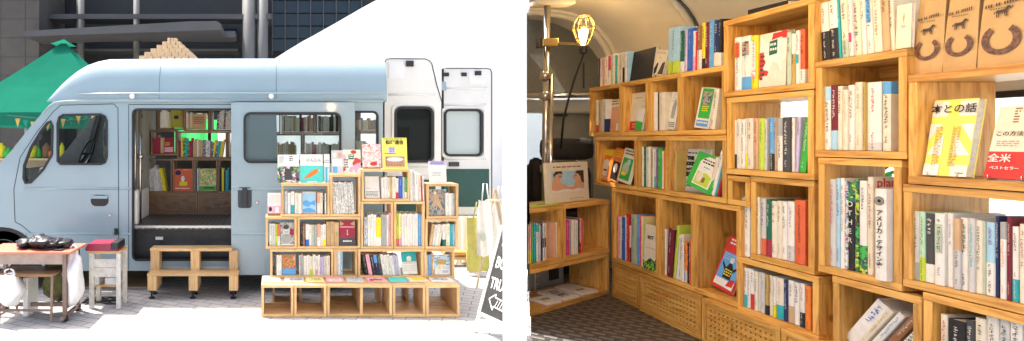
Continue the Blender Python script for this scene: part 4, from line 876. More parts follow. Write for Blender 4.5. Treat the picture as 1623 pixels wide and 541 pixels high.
# ---------------------------------------------------------------- tents, pile, flags and building behind
def tent(name, apex, base, zE, mat, lab, vent=False, legs=True, val=.25):
    (ax, ay, az), (hw, hd) = apex, base; t_ = thing(name, lab, 'tent', (ax, ay, 0)); off = (ax, ay, 0)
    cs = [(ax-hw, ay-hd), (ax+hw, ay-hd), (ax+hw, ay+hd), (ax-hw, ay+hd)]
    mb = MB()
    for i in range(4):
        a, b_ = cs[i], cs[(i+1) % 4]; rows = []
        for j in range(9):
            f = j/8; sag = -.10*math.sin(math.pi*f)
            p = Vector((a[0], a[1], zE)).lerp(Vector((ax, ay, az)), f); q = Vector((b_[0], b_[1], zE)).lerp(Vector((ax, ay, az)), f)
            rows.append([tuple(p.lerp(q, k/8)+Vector((0,0,sag*(.4+.6*math.sin(math.pi*k/8))))) for k in range(9)])
        mb.grid(rows)
    mb.build('canopy', mat, t_, off, smooth=False)
    mb = MB()
    for i in range(4):
        a, b_ = cs[i], cs[(i+1) % 4]; mb.quad((a[0], a[1], zE-val), (b_[0], b_[1], zE-val), (b_[0], b_[1], zE), (a[0], a[1], zE))
    mb.build('valance', mat, t_, off)
    if legs:
        for a in cs: MB().tube([(a[0]*1+ (ax-a[0])*.02, a[1]+(ay-a[1])*.02, 0), (a[0]+(ax-a[0])*.02, a[1]+(ay-a[1])*.02, zE)], .025, 8).build('leg', 'rim_metal', t_, off)
    if vent:
        mb = MB(); v0 = .62
        for i in range(4):
            a, b_ = cs[i], cs[(i+1) % 4]; k = .10
            mb.poly([(ax+(a[0]-ax)*k*1.3, ay+(a[1]-ay)*k*1.3, az-(az-zE)*k*.85+.06), (ax+(b_[0]-ax)*k*1.3, ay+(b_[1]-ay)*k*1.3, az-(az-zE)*k*.85+.06), (ax, ay, az+.05)])
        mb.build('vent_cap', mat, t_, off)
    return t_
Yg = 12.0
tent('market_tent', (X_(101,Yg), Yg, Z_(66,Yg)), (1.62, 1.6), Z_(184,Yg), 'tent_green', 'green pointed market tent behind the van bonnet', True)
tag(MB().box(X_(-20,11), X_(75,11), 11.0, 11.02, Z_(193,11), Z_(186,11)).build('tent_trim', 'green_sheet'), 'bright green strip hung along the tent edge', 'strip')
tg_ = MB()
rows = []
for j in range(6):
    rows.append([(X_(215,9.2)+(X_(345,9.2)-X_(215,9.2))*k/30, 9.2+.03*math.sin(k*.9), Z_(262,9.2)+(Z_(190,9.2)-Z_(262,9.2))*j/5) for k in range(31)])
tag(MB().grid(rows).build('green_tarpaulin', 'green_sheet', smooth=True), 'bright green sheet hanging behind the van windows', 'sheet')
rows = []
for j in range(6):
    rows.append([(X_(345,9.6)+(X_(640,9.6)-X_(345,9.6))*k/40, 9.6+.04*math.sin(k*.8), Z_(300,9.6)+(Z_(150,9.6)-Z_(300,9.6))*j/5) for k in range(41)])
tag(MB().grid(rows).build('white_tarpaulin', 'white_sheet', smooth=True), 'white sheet hung behind the van rear windows', 'sheet')
# large white tent: ridge high to the upper edge, wall down behind the rear doors
Yw = 12.5
wt = thing('marquee_tent', 'large white marquee tent filling the sky behind the van rear', 'tent', (X_(720,Yw), Yw, 0)); wo = (X_(720,Yw), Yw, 0)
pr = [(436,93),(480,66),(530,38),(578,11),(640,-24),(700,-58),(900,-58),(1100,60)]
rows = []
for x, y in pr: 
    p = at(x, y, Yw); rows.append([tuple(p), (p.x, p.y-.6, p.z-.25), (p.x, p.y-1.2, p.z-.6 if x > 560 else p.z-.3)])
mb = MB()
mb.grid([[(p.x, p.y+q, p.z) for q in (0, 1.5, 3, 4.5)] for p in [at(x, y, Yw) for x, y in pr]]); mb.build('canopy', 'tent_white', wt, wo)
pts = [at(x, y, Yw) for x, y in pr]; n_ = 30; rows = []
def prz(X):
    for a, b_ in zip(pts, pts[1:]):
        if a.x <= X <= b_.x: return a.z+(b_.z-a.z)*(X-a.x)/(b_.x-a.x)
    return pts[-1].z
for j in range(9):
    rows.append([(lambda X: (X, Yw-.02+.05*math.sin(k*1.3+j*.4), .05+(prz(X)-.05)*j/8))(pts[0].x+(pts[-1].x-pts[0].x)*k/n_) for k in range(n_+1)])
MB().grid(rows).build('tent_wall', 'tent_white', wt, wo, smooth=True)
for x in (440, 720, 1000): MB().tube([(X_(x,Yw), Yw+.1, 0), (X_(x,Yw), Yw+.1, prz(X_(x,Yw))-.02)], .04, 8).build('leg', 'rim_metal', wt, wo)
# stepped timber pile
Yp = 10.5; rr = random.Random(9)
pile = thing('timber_pile', 'stepped pyramid of pale square timbers rising above the van roof', 'timber pile', (X_(262,Yp), Yp, 0)); po = (X_(262,Yp), Yp, 0)
lv_ = [(53,16),(60,30),(67,46),(74,62),(81,78),(88,92),(95,104),(102,116)]
ztop = Z_(50, Yp); stp = Z_(50,Yp)-Z_(57.2,Yp)
mb = MB()
for k, (y_, w_) in enumerate(lv_):
    z1 = ztop-k*stp; half = w_/2*Yp/F; n = 3+k; bwid = 2*half/n
    for i in range(n):
        for jj in range(3):
            dy = -half+2*half*jj/3; x_ = X_(262,Yp)-half+i*bwid; e = rr.uniform(-.02, .02)
            mb.box(x_+.006, x_+bwid-.006, Yp+.75+dy+e, Yp+.75+dy+2*half/3-.006+e, z1-stp+.002, z1-rr.uniform(0,.004))
mb.build('timber_layers', 'pale_y', pile, po)
hb = half = 118/2*Yp/F
for sx_ in (-1, 1):
    for sy_ in (-1, 1): MB().cbox(X_(262,Yp)+sx_*hb*.9-.05, X_(262,Yp)+sx_*hb*.9+.05, Yp+.75+sy_*hb*.9-.05, Yp+.75+sy_*hb*.9+.05, 0, ztop-8*stp-.002, .005).build('leg', 'pale_z', pile, po)
# string of pennants
bt_ = [(22,186),(60,186),(100,196),(140,192),(175,190)]
for k in range(13):
    x = 28+k*12; Yb = 9.4; z = Z_(188+6*math.sin(k*.5), Yb); x0 = X_(x, Yb); a = R([0,15,-10,20][k % 4])
    mb = MB().poly([(x0-.045, Yb, z), (x0+.045, Yb+.02*math.sin(a), z), (x0+.01*math.sin(k), Yb+.03*math.sin(a), z-.16)])
    o = mb.build('pennant', 'flag_green' if k % 2 else 'flag_ochre'); tag(o, 'dark green triangular pennant on the string behind the cab' if k % 2 else 'ochre triangular pennant on the string behind the cab', 'pennant', 'green pennants on the string' if k % 2 else 'ochre pennants on the string')
tag(MB().tube([(X_(10,9.4), 9.41, Z_(183,9.4)), (X_(100,9.4), 9.41, Z_(192,9.4)), (X_(200,9.4), 9.41, Z_(184,9.4))], .006, 5).build('pennant_string', 'rubber'), 'thin cord carrying the triangular pennants behind the cab', 'cord')
# market stall goods seen behind the windscreen
st_ = thing('market_stall', 'market stall counter with yellow goods under the green tent', 'stall', (X_(40,10.5), 10.5, 0)); s0 = (X_(40,10.5), 10.5, 0)
MB().box(X_(-60,10.5), X_(190,10.5), 10.5, 11.0, .0, 1.35).build('counter', 'plank', st_, s0); MB().box(X_(-60,10.5), X_(190,10.5), 10.45, 11.05, 1.352, 1.39).build('countertop', 'pale_x', st_, s0)
for k in range(16):
    x = -10+k*12; r0 = .05+.03*(k % 3)
    o = MB().lathe([(r0*.8,0),(r0,.03),(r0,.12+.1*(k % 2)),(r0*.4,.17+.1*(k % 2)),(r0*.4,.2+.1*(k % 2))], X_(x,10.6), 10.6, 1.392, 'z', 10).build('jar', ['paper_og','paper_yl','paper_gn','paper_br'][k % 4], smooth=True)
    tag(o, ['orange','yellow','green','brown'][k % 4]+' jar on the stall counter behind the van cab', 'jar', ['orange','yellow','green','brown'][k % 4]+' jars on the stall counter')
# building
Yq = 24.0
bd = thing('office_building', 'dark office building with stone columns and concrete canopies behind the tents', 'building', (X_(300,Yq), Yq, 0)); b0 = (X_(300,Yq), Yq, 0)
def bq(x): return X_(x, Yq)
def bz(y): return Z_(y, Yq)
MB().box(bq(-260), bq(900), Yq+3, Yq+3.5, 0, bz(-120)).build('wall', 'dark_facade', bd, b0)
MB().box(bq(-260), bq(62), Yq, Yq+2.9, 0, bz(-120)).build('stone_wing', 'concrete', bd, b0)
mb = MB()
for k in range(7): mb.box(bq(-260), bq(62), Yq-.012, Yq-.002, bz(-60+k*30)-.009, bz(-60+k*30)+.009)
for x in (-60, 0, 40): mb.box(bq(x)-.009, bq(x)+.009, Yq-.013, Yq-.003, 0, bz(-110))
mb.build('stone_joint', 'seam', bd, b0)
for x, w_ in ((392,22),(415,18),(112,12),(205,10)):
    zb_ = 0; MB().lathe([(w_/2*Yq/F,0),(w_/2*Yq/F, bz(-60))], bq(x), Yq+1.2, 0, 'z', 20).build('column', 'column_stone', bd, b0, smooth=True)
for (x0,x1,y0,y1,dy) in ((62,430,14,22,1.0),(100,372,48,58,.2),(62,372,66,70,1.9)):
    MB().box(bq(x0), bq(x1), Yq+dy, Yq+dy+1.2, bz(y1), bz(y0)).build('concrete_beam', 'facade_beam', bd, b0)
MB().prism([(bq(64),bz(69)),(bq(64),bz(61)),(bq(310),bz(46.5)),(bq(350),bz(46)),(bq(356),bz(50)),(bq(356),bz(59)),(bq(330),bz(60))], Yq-1.6, Yq+.15).build('canopy_roof', 'facade_beam', bd, b0)
for i in range(7):
    for j in range(5):
        x0 = 432+i*22; y0 = -40+j*22
        f = MB().box(bq(x0), bq(x0+21), Yq+2.2, Yq+2.3, bz(y0+20), bz(y0)).build('window', 'blue_glass', bd, b0)
mb = MB()
for i in range(8): mb.box(bq(431+i*22)-.02, bq(431+i*22)+.02, Yq+2.1, Yq+2.18, bz(75), bz(-40))
mb.build('mullion', 'facade_beam', bd, b0)
for i in range(9):
    x0 = 66+i*34; MB().box(bq(x0), bq(x0+31), Yq+2.7, Yq+2.8, bz(46), bz(26)).build('window', 'blue_glass', bd, b0)
# ================================================================= RIGHT: inside the shelf-lined van
FI = .79
shell = thing('van_interior', 'cream lined interior of a bookshop van with ribbed ceiling and side windows', 'van', (1.9, 2.5, 0)); vo = (1.9, 2.5, 0)
def wp(u, w, z): return tuple(WL.pt(u, w, z))
U0, U1 = -.85, 2.75     # far end, near end along the shelf wall (u grows towards the near end)
WW = .44
# floor
mb = MB()
fp = [wp(U0, WW, FI), wp(U1, WW, FI), (.95, .78, FI), (.60, 1.27, FI), (2.03, 4.3, FI)]
mb.poly(fp); mb.poly([(p[0], p[1], FI-.06) for p in fp[::-1]])
for i in range(len(fp)):
    a, b_ = fp[i], fp[(i+1) % len(fp)]; mb.quad((a[0],a[1],FI-.06), (b_[0],b_[1],FI-.06), b_, a)
mb.build('floor', 'tread_plate', shell, vo)
# side wall with window openings (built in shelf frame, then placed)
Mw = WL.M(0, WW, 0); Mloc = Matrix.Translation((-vo[0], -vo[1], 0)) @ Mw
wins = [rrect(.55, 1.50, 1.34, 2.03, .06), rrect(1.56, 2.62, 1.34, 1.915, .06)]
sw_ = plate('side_wall', [(U0,FI),(U1,FI),(U1,2.25),(U0,2.25)], wins, 0, .03, 'shell_cream', shell); sw_.matrix_basis = Mloc
for wn in wins:
    f = loop_frame('window_frame', wn, -.012, .04, .022, 'rubber', shell, (0,0,0)); f.matrix_basis = Mloc
    MB().prism(wn, .012, .016).build('window_pane', 'glass', f)
# ceiling: curved from the wall over the aisle
def prof_at(u_):
    lim = min(-.075, .47*(3.5-u_)-2.0588+.0235*u_-(.55 if u_ > .0 else 0)); p0 = -.06  # unseen overhang added beyond the partition to shade the floor from sun
    return [(WW, 2.25)]+[(WW-.50*(1-math.cos(a)), 2.25+.46*math.sin(a)) for a in [math.pi/2*k/10 for k in range(1, 11)]]+[(p0+(lim-p0)*.4, 2.722), (p0+(lim-p0)*.75, 2.725), (lim, 2.72)]
UC = 2.15
rows = [[(u_, p[0], p[1]) for p in prof_at(u_)] for u_ in [U0+(UC-U0)*k/12 for k in range(13)]]
mb = MB().grid(rows); mb.grid([[(p[0], p[1]+.035, p[2]+.035) for p in r_] for r_ in rows][::-1])
cl = mb.build('ceiling', 'shell_cream', shell, smooth=True); cl.matrix_basis = Mloc @ Matrix.Translation((0, -WW, 0))
for u_, r_ in ((-.52, .035), (-.46, .016), (.32, .022), (.36, .008), (1.15, .022), (1.9, .022)):
    o = MB().tube([(u_, p[0]-WW-.004, p[1]-.004) for p in prof_at(u_)], r_, 8).build('roof_rib', 'shell_cream' if r_ != .008 else 'seam', shell, smooth=True); o.matrix_basis = Mloc
# cab end: dark fabric hood, trim bar, cream bulkhead with opening
cabY = 4.28
def cb(x, y, Y=cabY): return (X_(x, Y), Y, Z_(y, Y))
hood = MB()
rows = []
for j in range(9):
    f = j/8; Y = 4.05+.25*math.sin(f*1.4)
    z = 2.08+(2.78-2.08)*f
    rows.append([(1.84+(2.62-1.84)*k/10, Y-.06*f*(k/10)**2, z) for k in range(11)])
hood.grid(rows); hood.build('cab_hood', 'grey_fabric', shell, vo, smooth=True)
MB().tube([(1.86, 4.04, 2.085), (2.30, 4.0, 2.085), (2.55, 3.97, 2.085)], .022, 8).build('trim_bar', 'chrome', shell, vo, smooth=True)
pb = plate('cab_bulkhead', [(1.84,FI),(2.62,FI),(2.62,2.08),(1.84,2.08)], [[(1.87,1.52),(2.02,1.52),(2.14,1.60),(2.16,1.96),(1.87,1.97)]], cabY, cabY+.02, 'grey_panel', shell, vo)
MB().cbox(1.84, 2.55, cabY-.10, cabY-.005, 1.96, 2.07, .02).build('head_panel', 'shell_cream', shell, vo)
MB().cbox(2.14, 2.24, cabY-.14, cabY-.1, 1.93, 1.955, .006).build('sun_visor_clip', 'black_plastic', shell, vo)
MB().prism([(1.87,1.52),(2.02,1.52),(2.14,1.60),(2.16,1.96),(1.87,1.97)], cabY+.008, cabY+.012).build('window_pane', 'glass', shell, vo)
# white dividing wall between the two bays
d_ = Vector((.4418, 1)).normalized(); n_ = Vector((d_.y, -d_.x)); A = Vector((.4418*1.25, 1.25)); Bp = Vector((.4418*1.95, 1.95)); th_ = .0258
pw = MB()
cs = [A-n_*th_, A+n_*th_, Bp+n_*th_, Bp-n_*th_]; 
for i in range(4):
    a, b_ = cs[i], cs[(i+1) % 4]; pw.quad((a.x,a.y,0), (b_.x,b_.y,0), (b_.x,b_.y,3.1), (a.x,a.y,3.1))
pw.poly([(p.x,p.y,3.1) for p in cs]); 
o = pw.build('partition_wall', 'white_paint'); tag(o, 'plain white upright partition panel between the pale blue van and the book-lined interior', 'wall', None, 'thing')
q0, q1 = Vector((.4435*2.72, 2.72)), Vector((.4435*4.26, 4.26)); hw = .014  # unseen panel added to keep the sun off the low boxes
cs = [q0-n_*hw, q0+n_*hw, q1+n_*hw, q1-n_*hw]; sp_ = MB()
for i in range(4):
    a, b_ = cs[i], cs[(i+1) % 4]; sp_.quad((a.x,a.y,FI-.3), (b_.x,b_.y,FI-.3), (b_.x,b_.y,2.70), (a.x,a.y,2.70))
sp_.poly([(p.x,p.y,2.70) for p in cs]); sp_.build('cab_side_wall', 'shell_cream', shell, vo)
# ---------------------------------------------------------------- the boxes
GW = 'honey coloured boxes of the shelf wall'
t_ = .024
BX = {}
def wb(key, x0, x1, z0, z1, label, w=0, back=True, depth=.22, **k):
    BX[key] = (z0, z1, w); crate_box(WL, x0, x1, z0, z1, label, w=w, depth=depth, back=back, wd='honey', t=t_, group=GW, **k)
wb('A1a', 934, 985, 1.774, 2.092, 'honey box highest at the cab end, under the hanging lamp')
wb('A1b', 985, 1027.5, 1.774, 2.092, 'honey box with a red band book under the black cover')
wb('A1c', 1027.5, 1079, 1.774, 2.092, 'honey box of white books under the lime banded book')
wb('A1d', 1079, 1150.5, 1.774, 2.092, 'honey box with a green and white leaning cover, beside yellow abstract art')
wb('A2a', 943, 1009, 1.461, 1.772, 'honey box of three leaning picture books above the cab corner')
wb('A2b', 1009, 1059.5, 1.461, 1.772, 'narrow honey box with green and purple spines')
wb('A2c', 1059.5, 1151.5, 1.461, 1.772, 'honey box holding the grey BIG picture book', back=False)
wb('A2d', 1153, 1188.5, 1.461, 1.592, 'small empty honey box between the grey picture book and cream row')
wb('A3a', 969, 1044, 1.007, 1.459, 'tall honey box of magazines at the cab corner')
wb('A3b', 1044, 1100.5, 1.007, 1.459, 'tall honey box with maroon and lime leaning books')
wb('A3c', 1100.5, 1174.5, 1.007, 1.459, 'tall honey box holding only the red picture book')
wb('B1', 1146.5, 1291, 1.942, 2.287, 'large honey box with the abstract art cover, highest of its column', w=-.02)
wb('B2', 1151.5, 1290, 1.598, 1.94, 'honey box with the bright green leaning book', w=-.01, back=False)
wb('B3', 1189.5, 1291, 1.24, 1.596, 'honey box ending in a thick red orange book', w=0, back=True)
wb('B4', 1169, 1298, .997, 1.238, 'honey box crammed with cream books at floor level', w=-.005)
wb('C1', 1292, 1438, 1.688, 2.042, 'honey box with the thick white novel and blue end book', w=-.015)
wb('C2', 1296.5, 1430, 1.262, 1.686, 'tall honey box of plant magazines', w=-.01, back=False)
wb('C3', 1319, 1461.5, .995, 1.26, 'honey box of steeply slumped books near the floor', w=-.01, back=False)
wb('D1', 1439, 1860, 1.612, 1.956, 'wide honey box with the yellow title cover under the paper bags', w=-.02, back=False, depth=.24)
wb('D2', 1431, 1860, 1.282, 1.610, 'wide honey box with a full row under the yellow title cover', w=-.012, back=False, depth=.24)
wb('D3', 1462.5, 1860, .985, 1.28, 'lowest wide honey box with black novels', w=-.012)
GP = 'perforated crates on the van floor'
def wc(x0, x1, w, lab, **k): perf_crate(WL, x0, x1, FI+.002, 1.005, lab, w=w, wd='honey', group=GP, **k)
wc(970, 1012.5, 0, 'honey perforated crate in the floor corner', cols=12, rows=8)
wc(1013, 1111, -.012, 'wide honey perforated crate under tall magazines', cols=20, rows=8)
wc(1112, 1237, -.03, 'honey perforated crate under the red picture book', cols=20, rows=8)
wc(1238, 1400, -.03, 'honey perforated crate under the crammed floor box', cols=20, rows=8)
wc(1401, 1640, -.03, 'honey perforated crate under the slumped books', cols=20, rows=8)
# ---------------------------------------------------------------- books on the wall
GR = 'books on the shelf wall inside the van'
def wrow(key, spec, where, top=False, zb=None, sd=0, **k):
    z = (BX[key][1]+.0008 if top else BX[key][0]+t_+.0008) if zb is None else zb
    row(WL, z, spec, where, GR, seed=40+sd+sum(map(ord, key))+(7 if top else 0), w=BX[key][2]+k.pop('w', .016), **k)
wrow('A1a', [(948.3,950.2,93,'bk'),(950.4,954.4,93,'lv',dict(band=('cr',.3))),(954.6,957.8,92,'sa'),(958,960.6,92,'cr'),(960.8,963.6,90,'w'),(963.8,967.8,89,'w',dict(top=('mg',.5))),(968,969.8,88,'lm'),(970,974.4,85,'w',dict(ink='tl')),(974.6,977.5,88,'tl'),(977.7,981.2,86,'cr'),(982.4,986.4,84,'cr',dict(ink='bk')),(986.6,989,84,'pg',dict(band=('bk',.5))),(989.4,993.6,83,'w',dict(ink='rd')),(993.8,995.8,82,'lb')], 'atop the lamp end box', top=True)
wrow('A1c', [(1058,1075.5,45,'lb',dict(band=('lm',.27),lean=2)),(1075.7,1084,50,'dg',dict(band=('w',.26))),(1084.2,1088.4,48,'lv'),(1088.6,1097.6,46,'bl',dict(ink='lb')),(1097.8,1101.4,50,'w',dict(band=('pk',.35))),(1101.6,1104,51,'rd'),(1104.2,1111.6,42,'br',dict(band=('w',.45))),(1111.8,1116.8,37,'yl',dict(band=('bk',.22))),(1117,1122.6,36,'mr'),(1122.8,1130.6,33,'sb',dict(ink='w')),(1130.8,1138.4,33,'nv',dict(band=('cr',.3))),(1138.6,1142.4,31,'bk',dict(band=('w',.28)))], 'atop boxes below ceiling rib', top=True, lean=1)
wrow('A1a', [(943.4,948,159,'cr',dict(band=('rd',.22))),(948.3,953,159,'tn'),(953.2,956.8,158,'pg',dict(ink='bk')),(957,961.4,158,'w',dict(band=('nv',.4)))], 'under the lamp')
wrow('A1b', [(987,990.6,148,'w',dict(ink='sb')),(990.8,993,149,'lb')], 'below the black cover')
wrow('A1c', [(1031.4,1041.6,147,'w'),(1041.8,1044,147,'bk'),(1044.2,1053.8,147,'cr',dict(ink='gy'))], 'in white book box')
wrow('A2b', [(1016.6,1019.4,233,'w'),(1019.6,1023.6,233,'dg'),(1023.8,1025,234,'sg'),(1025.2,1030.8,233,'w'),(1031,1033.6,236,'gd'),(1033.8,1036.6,236,'w'),(1036.8,1039.4,237,'pg',dict(band=('tl',.3))),(1039.6,1042.2,237,'pp'),(1042.4,1048.8,236,'gn'),(1049.2,1051.4,240,'w'),(1051.6,1054,239,'og')], 'in green spine box')
wrow('A2c', [(1064,1067.4,246,'sg'),(1067.6,1071.6,238,'gd',dict(ink='bk'))], 'beside grey BIG book')
wrow('A2c', [(1121,1126,250,'cr',dict(ink='og')),(1126.3,1131.6,240,'w',dict(ink='bk')),(1131.9,1135.2,244,'tl'),(1135.5,1139.4,246,'dr',dict(ink='og'))], 'propping the green cover', lean=16, sd=3)
wrow('A3a', [(978,980.8,343,'pk'),(981,985,344,'w',dict(ink='nv')),(985.2,989.6,345,'bl',dict(ink='w')),(989.8,992,342,'w'),(992.2,996.8,340,'rd',dict(ink='w')),(997,999.8,358,'cr',dict(band=('mr',.4))),(1000,1008.6,341,'sg'),(1009,1013,341,'sb'),(1013.3,1015.4,342,'mg'),(1015.6,1018.2,343,'py')], 'in corner magazine box')
wrow('A3b', [(1049.4,1056,363,'w',dict(ink='bl')),(1056.4,1065,363,'mr',dict(lean=3)),(1066.4,1070.6,357,'lm',dict(lean=6)),(1071,1074.4,372,'w',dict(lean=6)),(1074.8,1079,371,'cr',dict(lean=4)),(1079.6,1083.4,385,'w'),(1083.6,1088.8,384,'og',dict(band=('pg',.3))),(1089,1091.6,386,'bk'),(1091.8,1095.2,386,'rd')], 'in maroon book box')
wrow('B1', [(1164.2,1174.6,60,'w',dict(pic=('tg',.62,.9))),(1175,1190,58,'w',dict(pic=('art_person',.64,.9),band=('sb',.24))),(1190.4,1200.6,57,'yl',dict(pic=('art_pink',.2,.9)))], 'before the abstract art cover')
wrow('B1', [(1246.6,1253.4,52,'sg'),(1253.8,1260.6,54,'gd',dict(top=('w',.4))),(1261,1267.2,49,'w',dict(pic=('tl',.38,.55))),(1267.6,1275.4,47,'tg',dict(band=('w',.26),ink='bk'))], 'after the abstract art cover', sd=5)
wrow('B2', [(1159.8,1167,191,'w',dict(band=('bk',.29))),(1167.3,1174,189,'cr',dict(ink='tl')),(1174.3,1180.4,190,'w'),(1180.7,1183.6,188,'cr',dict(band=('yl',.3))),(1183.9,1193.6,188,'cr'),(1194.2,1201.8,188,'sa',dict(band=('tn',.3))),(1202.2,1211.4,188,'lm',dict(ink='gn')),(1211.7,1215.4,189,'pg'),(1215.7,1219.4,187,'lb'),(1219.7,1226.6,187,'sb',dict(band=('bk',.32))),(1227,1231,187,'tn'),(1231.4,1239.8,187,'w',dict(top=('gy',.34))),(1240.2,1252,186,'ch'),(1252.6,1259.2,187,'w',dict(ink='ch')),(1259.6,1265,186,'lv',dict(lean=3))], 'in green book box')
spine_book(WL, 1266, 1276.5, 189, BX['B2'][0]+t_, 'gn', lean=7, ink='w', w=.0, label=uniq('thick bright green book leaning at the end of its row'), group=GR, seed=77)
wrow('B3', [(1175,1179,313,'art_mixed'),(1179.3,1188,312,'w')], 'outside the red orange row', zb=BX['B4'][1]+.001)
wrow('B3', [(1192.4,1197.4,312,'w'),(1197.8,1204,313,'cr'),(1204.4,1213.8,315,'pg',dict(ink='pp',band=('tg',.29))),(1214.2,1221.4,317,'dg',dict(band=('dr',.3))),(1221.8,1230.8,319,'cr'),(1231.1,1238.8,319,'cr',dict(ink='br')),(1239.1,1247,320,'w'),(1247.4,1258.8,320,'w',dict(band=('pg',.26),ink='gy')),(1259.4,1276,318,'tg',dict(ink='bk'))], 'in red orange ended box', sd=4)
wrow('B4', [(1179.4,1183.8,425,'w',dict(band=('tl',.32))),(1184.2,1188.8,426,'w',dict(ink='br')),(1189.2,1195,428,'w',dict(band=('rd',.38))),(1195.4,1200.8,431,'cr'),(1201.2,1205,432,'w'),(1205.4,1212,433,'pg',dict(ink='pp')),(1212.4,1217.4,436,'gd',dict(band=('bk',.24))),(1217.8,1224.4,437,'cr',dict(ink='rd')),(1224.8,1229,439,'w',dict(ink='bl',band=('yl',.3))),(1229.4,1241.6,441,'cr',dict(band=('tl',.34),ink='og')),(1242,1248.6,445,'nv',dict(ink='w')),(1249,1258,445,'w',dict(band=('tn',.4),ink='br')),(1258.6,1267,448,'w'),(1267.6,1275,450,'w',dict(band=('bk',.34),ink='rd')),(1275.6,1284.6,454,'og',dict(ink='br'))], 'in crammed floor box')
HT_ = dict
wrow('C1', [(1302.8,1315.8,0,'w',HT_(band=('bk',.5),htop=.215)),(1316.4,1329.4,0,'w',HT_(band=('bk',.52),htop=.215)),(1330,1334.4,0,'tl',HT_(htop=.22)),(1335,1345.8,0,'cr',HT_(band=('sg',.3),htop=.21)),(1346.4,1352.6,0,'w',HT_(pic=('mg',.25,.42),htop=.2)),(1353.2,1366.2,0,'cr',HT_(htop=.2)),(1366.8,1374.4,0,'w',HT_(htop=.2)),(1375,1385,0,'w',HT_(pic=('sb',.52,.95),htop=.205)),(1385.6,1398.6,0,'cr',HT_(ink='rd',htop=.2)),(1399.2,1410.4,0,'tn',HT_(htop=.195)),(1411,1419,0,'cr',HT_(htop=.2))], 'atop the white novel box', top=True, lean=-2.5)
wrow('C1', [(1306.6,1316.2,138,'w',dict(top=('lb',.22))),(1316.8,1327,135.5,'mr',dict(band=('lb',.3),ink='w')),(1327.4,1335.2,137,'cr'),(1335.6,1343.2,143,'cr',dict(ink='gd')),(1343.8,1354.2,135.5,'w',dict(ink='br')),(1354.8,1366.6,131,'cr',dict(ink='og')),(1367.2,1371.4,131,'gd',dict(ink='dg')),(1371.8,1396.6,131,'w',dict(band=('pg',.12),ink='rd')),(1398.8,1411.6,130,'cr',dict(top=('sb',.18)))], 'in white novel box', sd=2)
wrow('C2', [(1305,1312.2,287,'w'),(1312.6,1324.8,284,'pg',dict(ink='mg')),(1325.2,1331.6,283,'lb',dict(ink='nv')),(1332,1338.4,283,'w',dict(ink='br')),(1338.8,1343.4,287,'art_mixed')], 'in plant magazine box')
OTH = (1343.8,1354.2,290,'bk',dict(top=('art_green',.22),ink='bk'))
for i, q in enumerate([OTH,(1354.6,1361.2,285,'art_green',dict(ink='lm')),(1361.8,1374,287,'w',dict(band=('art_green',.3),ink='bk')),(1374.6,1383.6,281,'cr',dict(ink='dr',d=.21))]):
    lb = ['black magazine spine with large white capitals in the plant magazine box','leafy green magazine spine beside the black lettered one','white magazine spine with a leafy foot beside the thick white book','cream magazine spine just before the thick white book'][i]
    o = spine_book(WL, q[0], q[1], q[2], BX['C2'][0]+t_, q[3], w=.01, label=uniq(lb), group=GR, seed=310+i, **q[4])
    if i == 3:
        tm = WL.u(1383.6, .01)-WL.u(1374.6, .01)
        te = text('plants', 'cover_title', 'paper_rd', o, 0, 0, 0, .042, align='LEFT', bold=.0008)
        te.matrix_basis = Matrix.Translation((tm+.0006, .012, .316)) @ Matrix.Rotation(math.pi/2, 4, 'Z')
    if i == 0:
        for k, ch_ in enumerate('OTHER'): text(ch_, 'spine_lettering', 'paper_w', o, .0105, -.004, .235-k*.032, .026)
tb_ = spine_book(WL, 1386.5, 1404.5, 300, BX['C2'][0]+t_, 'w', w=-.03, d=.125, label=uniq('thick white book with a round emblem and black title'), group=GR, seed=333, ink='w')
tt = (WL.u(1404.5,-.03)-WL.u(1386.5,-.03)); 
for k, ch_ in enumerate('アメリカ'): text(ch_, 'spine_lettering', 'paper_bk', tb_, tt*.5, -.004, .222-k*.020, .021, bold=.0004)
for k, ch_ in enumerate('・デザイン史'): text(ch_, 'spine_lettering', 'paper_bk', tb_, tt*.5, -.004, .142-k*.0185, .019, bold=.0004)
mb = MB()
for r0, r1 in ((.0145,.0125),(.0105,.0085),(.006,.0)):
    n = 18; 
    for k in range(n):
        a, b_ = 2*math.pi*k/n, 2*math.pi*(k+1)/n
        mb.quad((tt/2+r0*math.cos(a),-.0043,.262+r0*math.sin(a)), (tt/2+r0*math.cos(b_),-.0043,.262+r0*math.sin(b_)), (tt/2+r1*math.cos(b_),-.0043,.262+r1*math.sin(b_)), (tt/2+r1*math.cos(a),-.0043,.262+r1*math.sin(a)))
mb.build('emblem', 'paper_bk', tb_)
GF2 = 'covers facing out on the shelf wall'
def wcov(x0,x1,y0,y1,col,lab,art,key,top=False,**k):
    zb = k.pop('zb', None) or (BX[key][1]+.001 if top else BX[key][0]+t_+.001)
    w = k.pop('w', .03)+BX[key][2]
    return face_book(WL, x0,x1,y0,y1,col, zb=zb, w=w, label=uniq(lab), group=GF2, art=art, **k)
wcov(996,1033,80,125,'bk','large black cover leaning under the ceiling curve',[],'A1b',top=True,th=.02,back=8,w=.02,zb=2.093)
wcov(1031,1056,80,125,'cr','cream cover with black shapes leaning by the blue books',[('poly',[(.05,.05),(.35,.5),(.45,.45),(.4,.1),(.3,.03)],'bk'),('poly',[(.55,.05),(.75,.5),(.95,.55),(.95,.05)],'ch'),(.45,.52,.68,.72,'rd'),('lines',.1,.9,.82,.92,2,'gy')],'A1c',top=True,lean=12,back=6,zb=2.093)
wcov(962.4,980.5,158,207,'sa','salmon cover with pale label in the lamp end box',[(.05,.98,.76,.97,'cr'),('lines',.12,.8,.8,.95,2,'bk'),(.75,.95,.04,.25,'w')],'A1a',back=5)
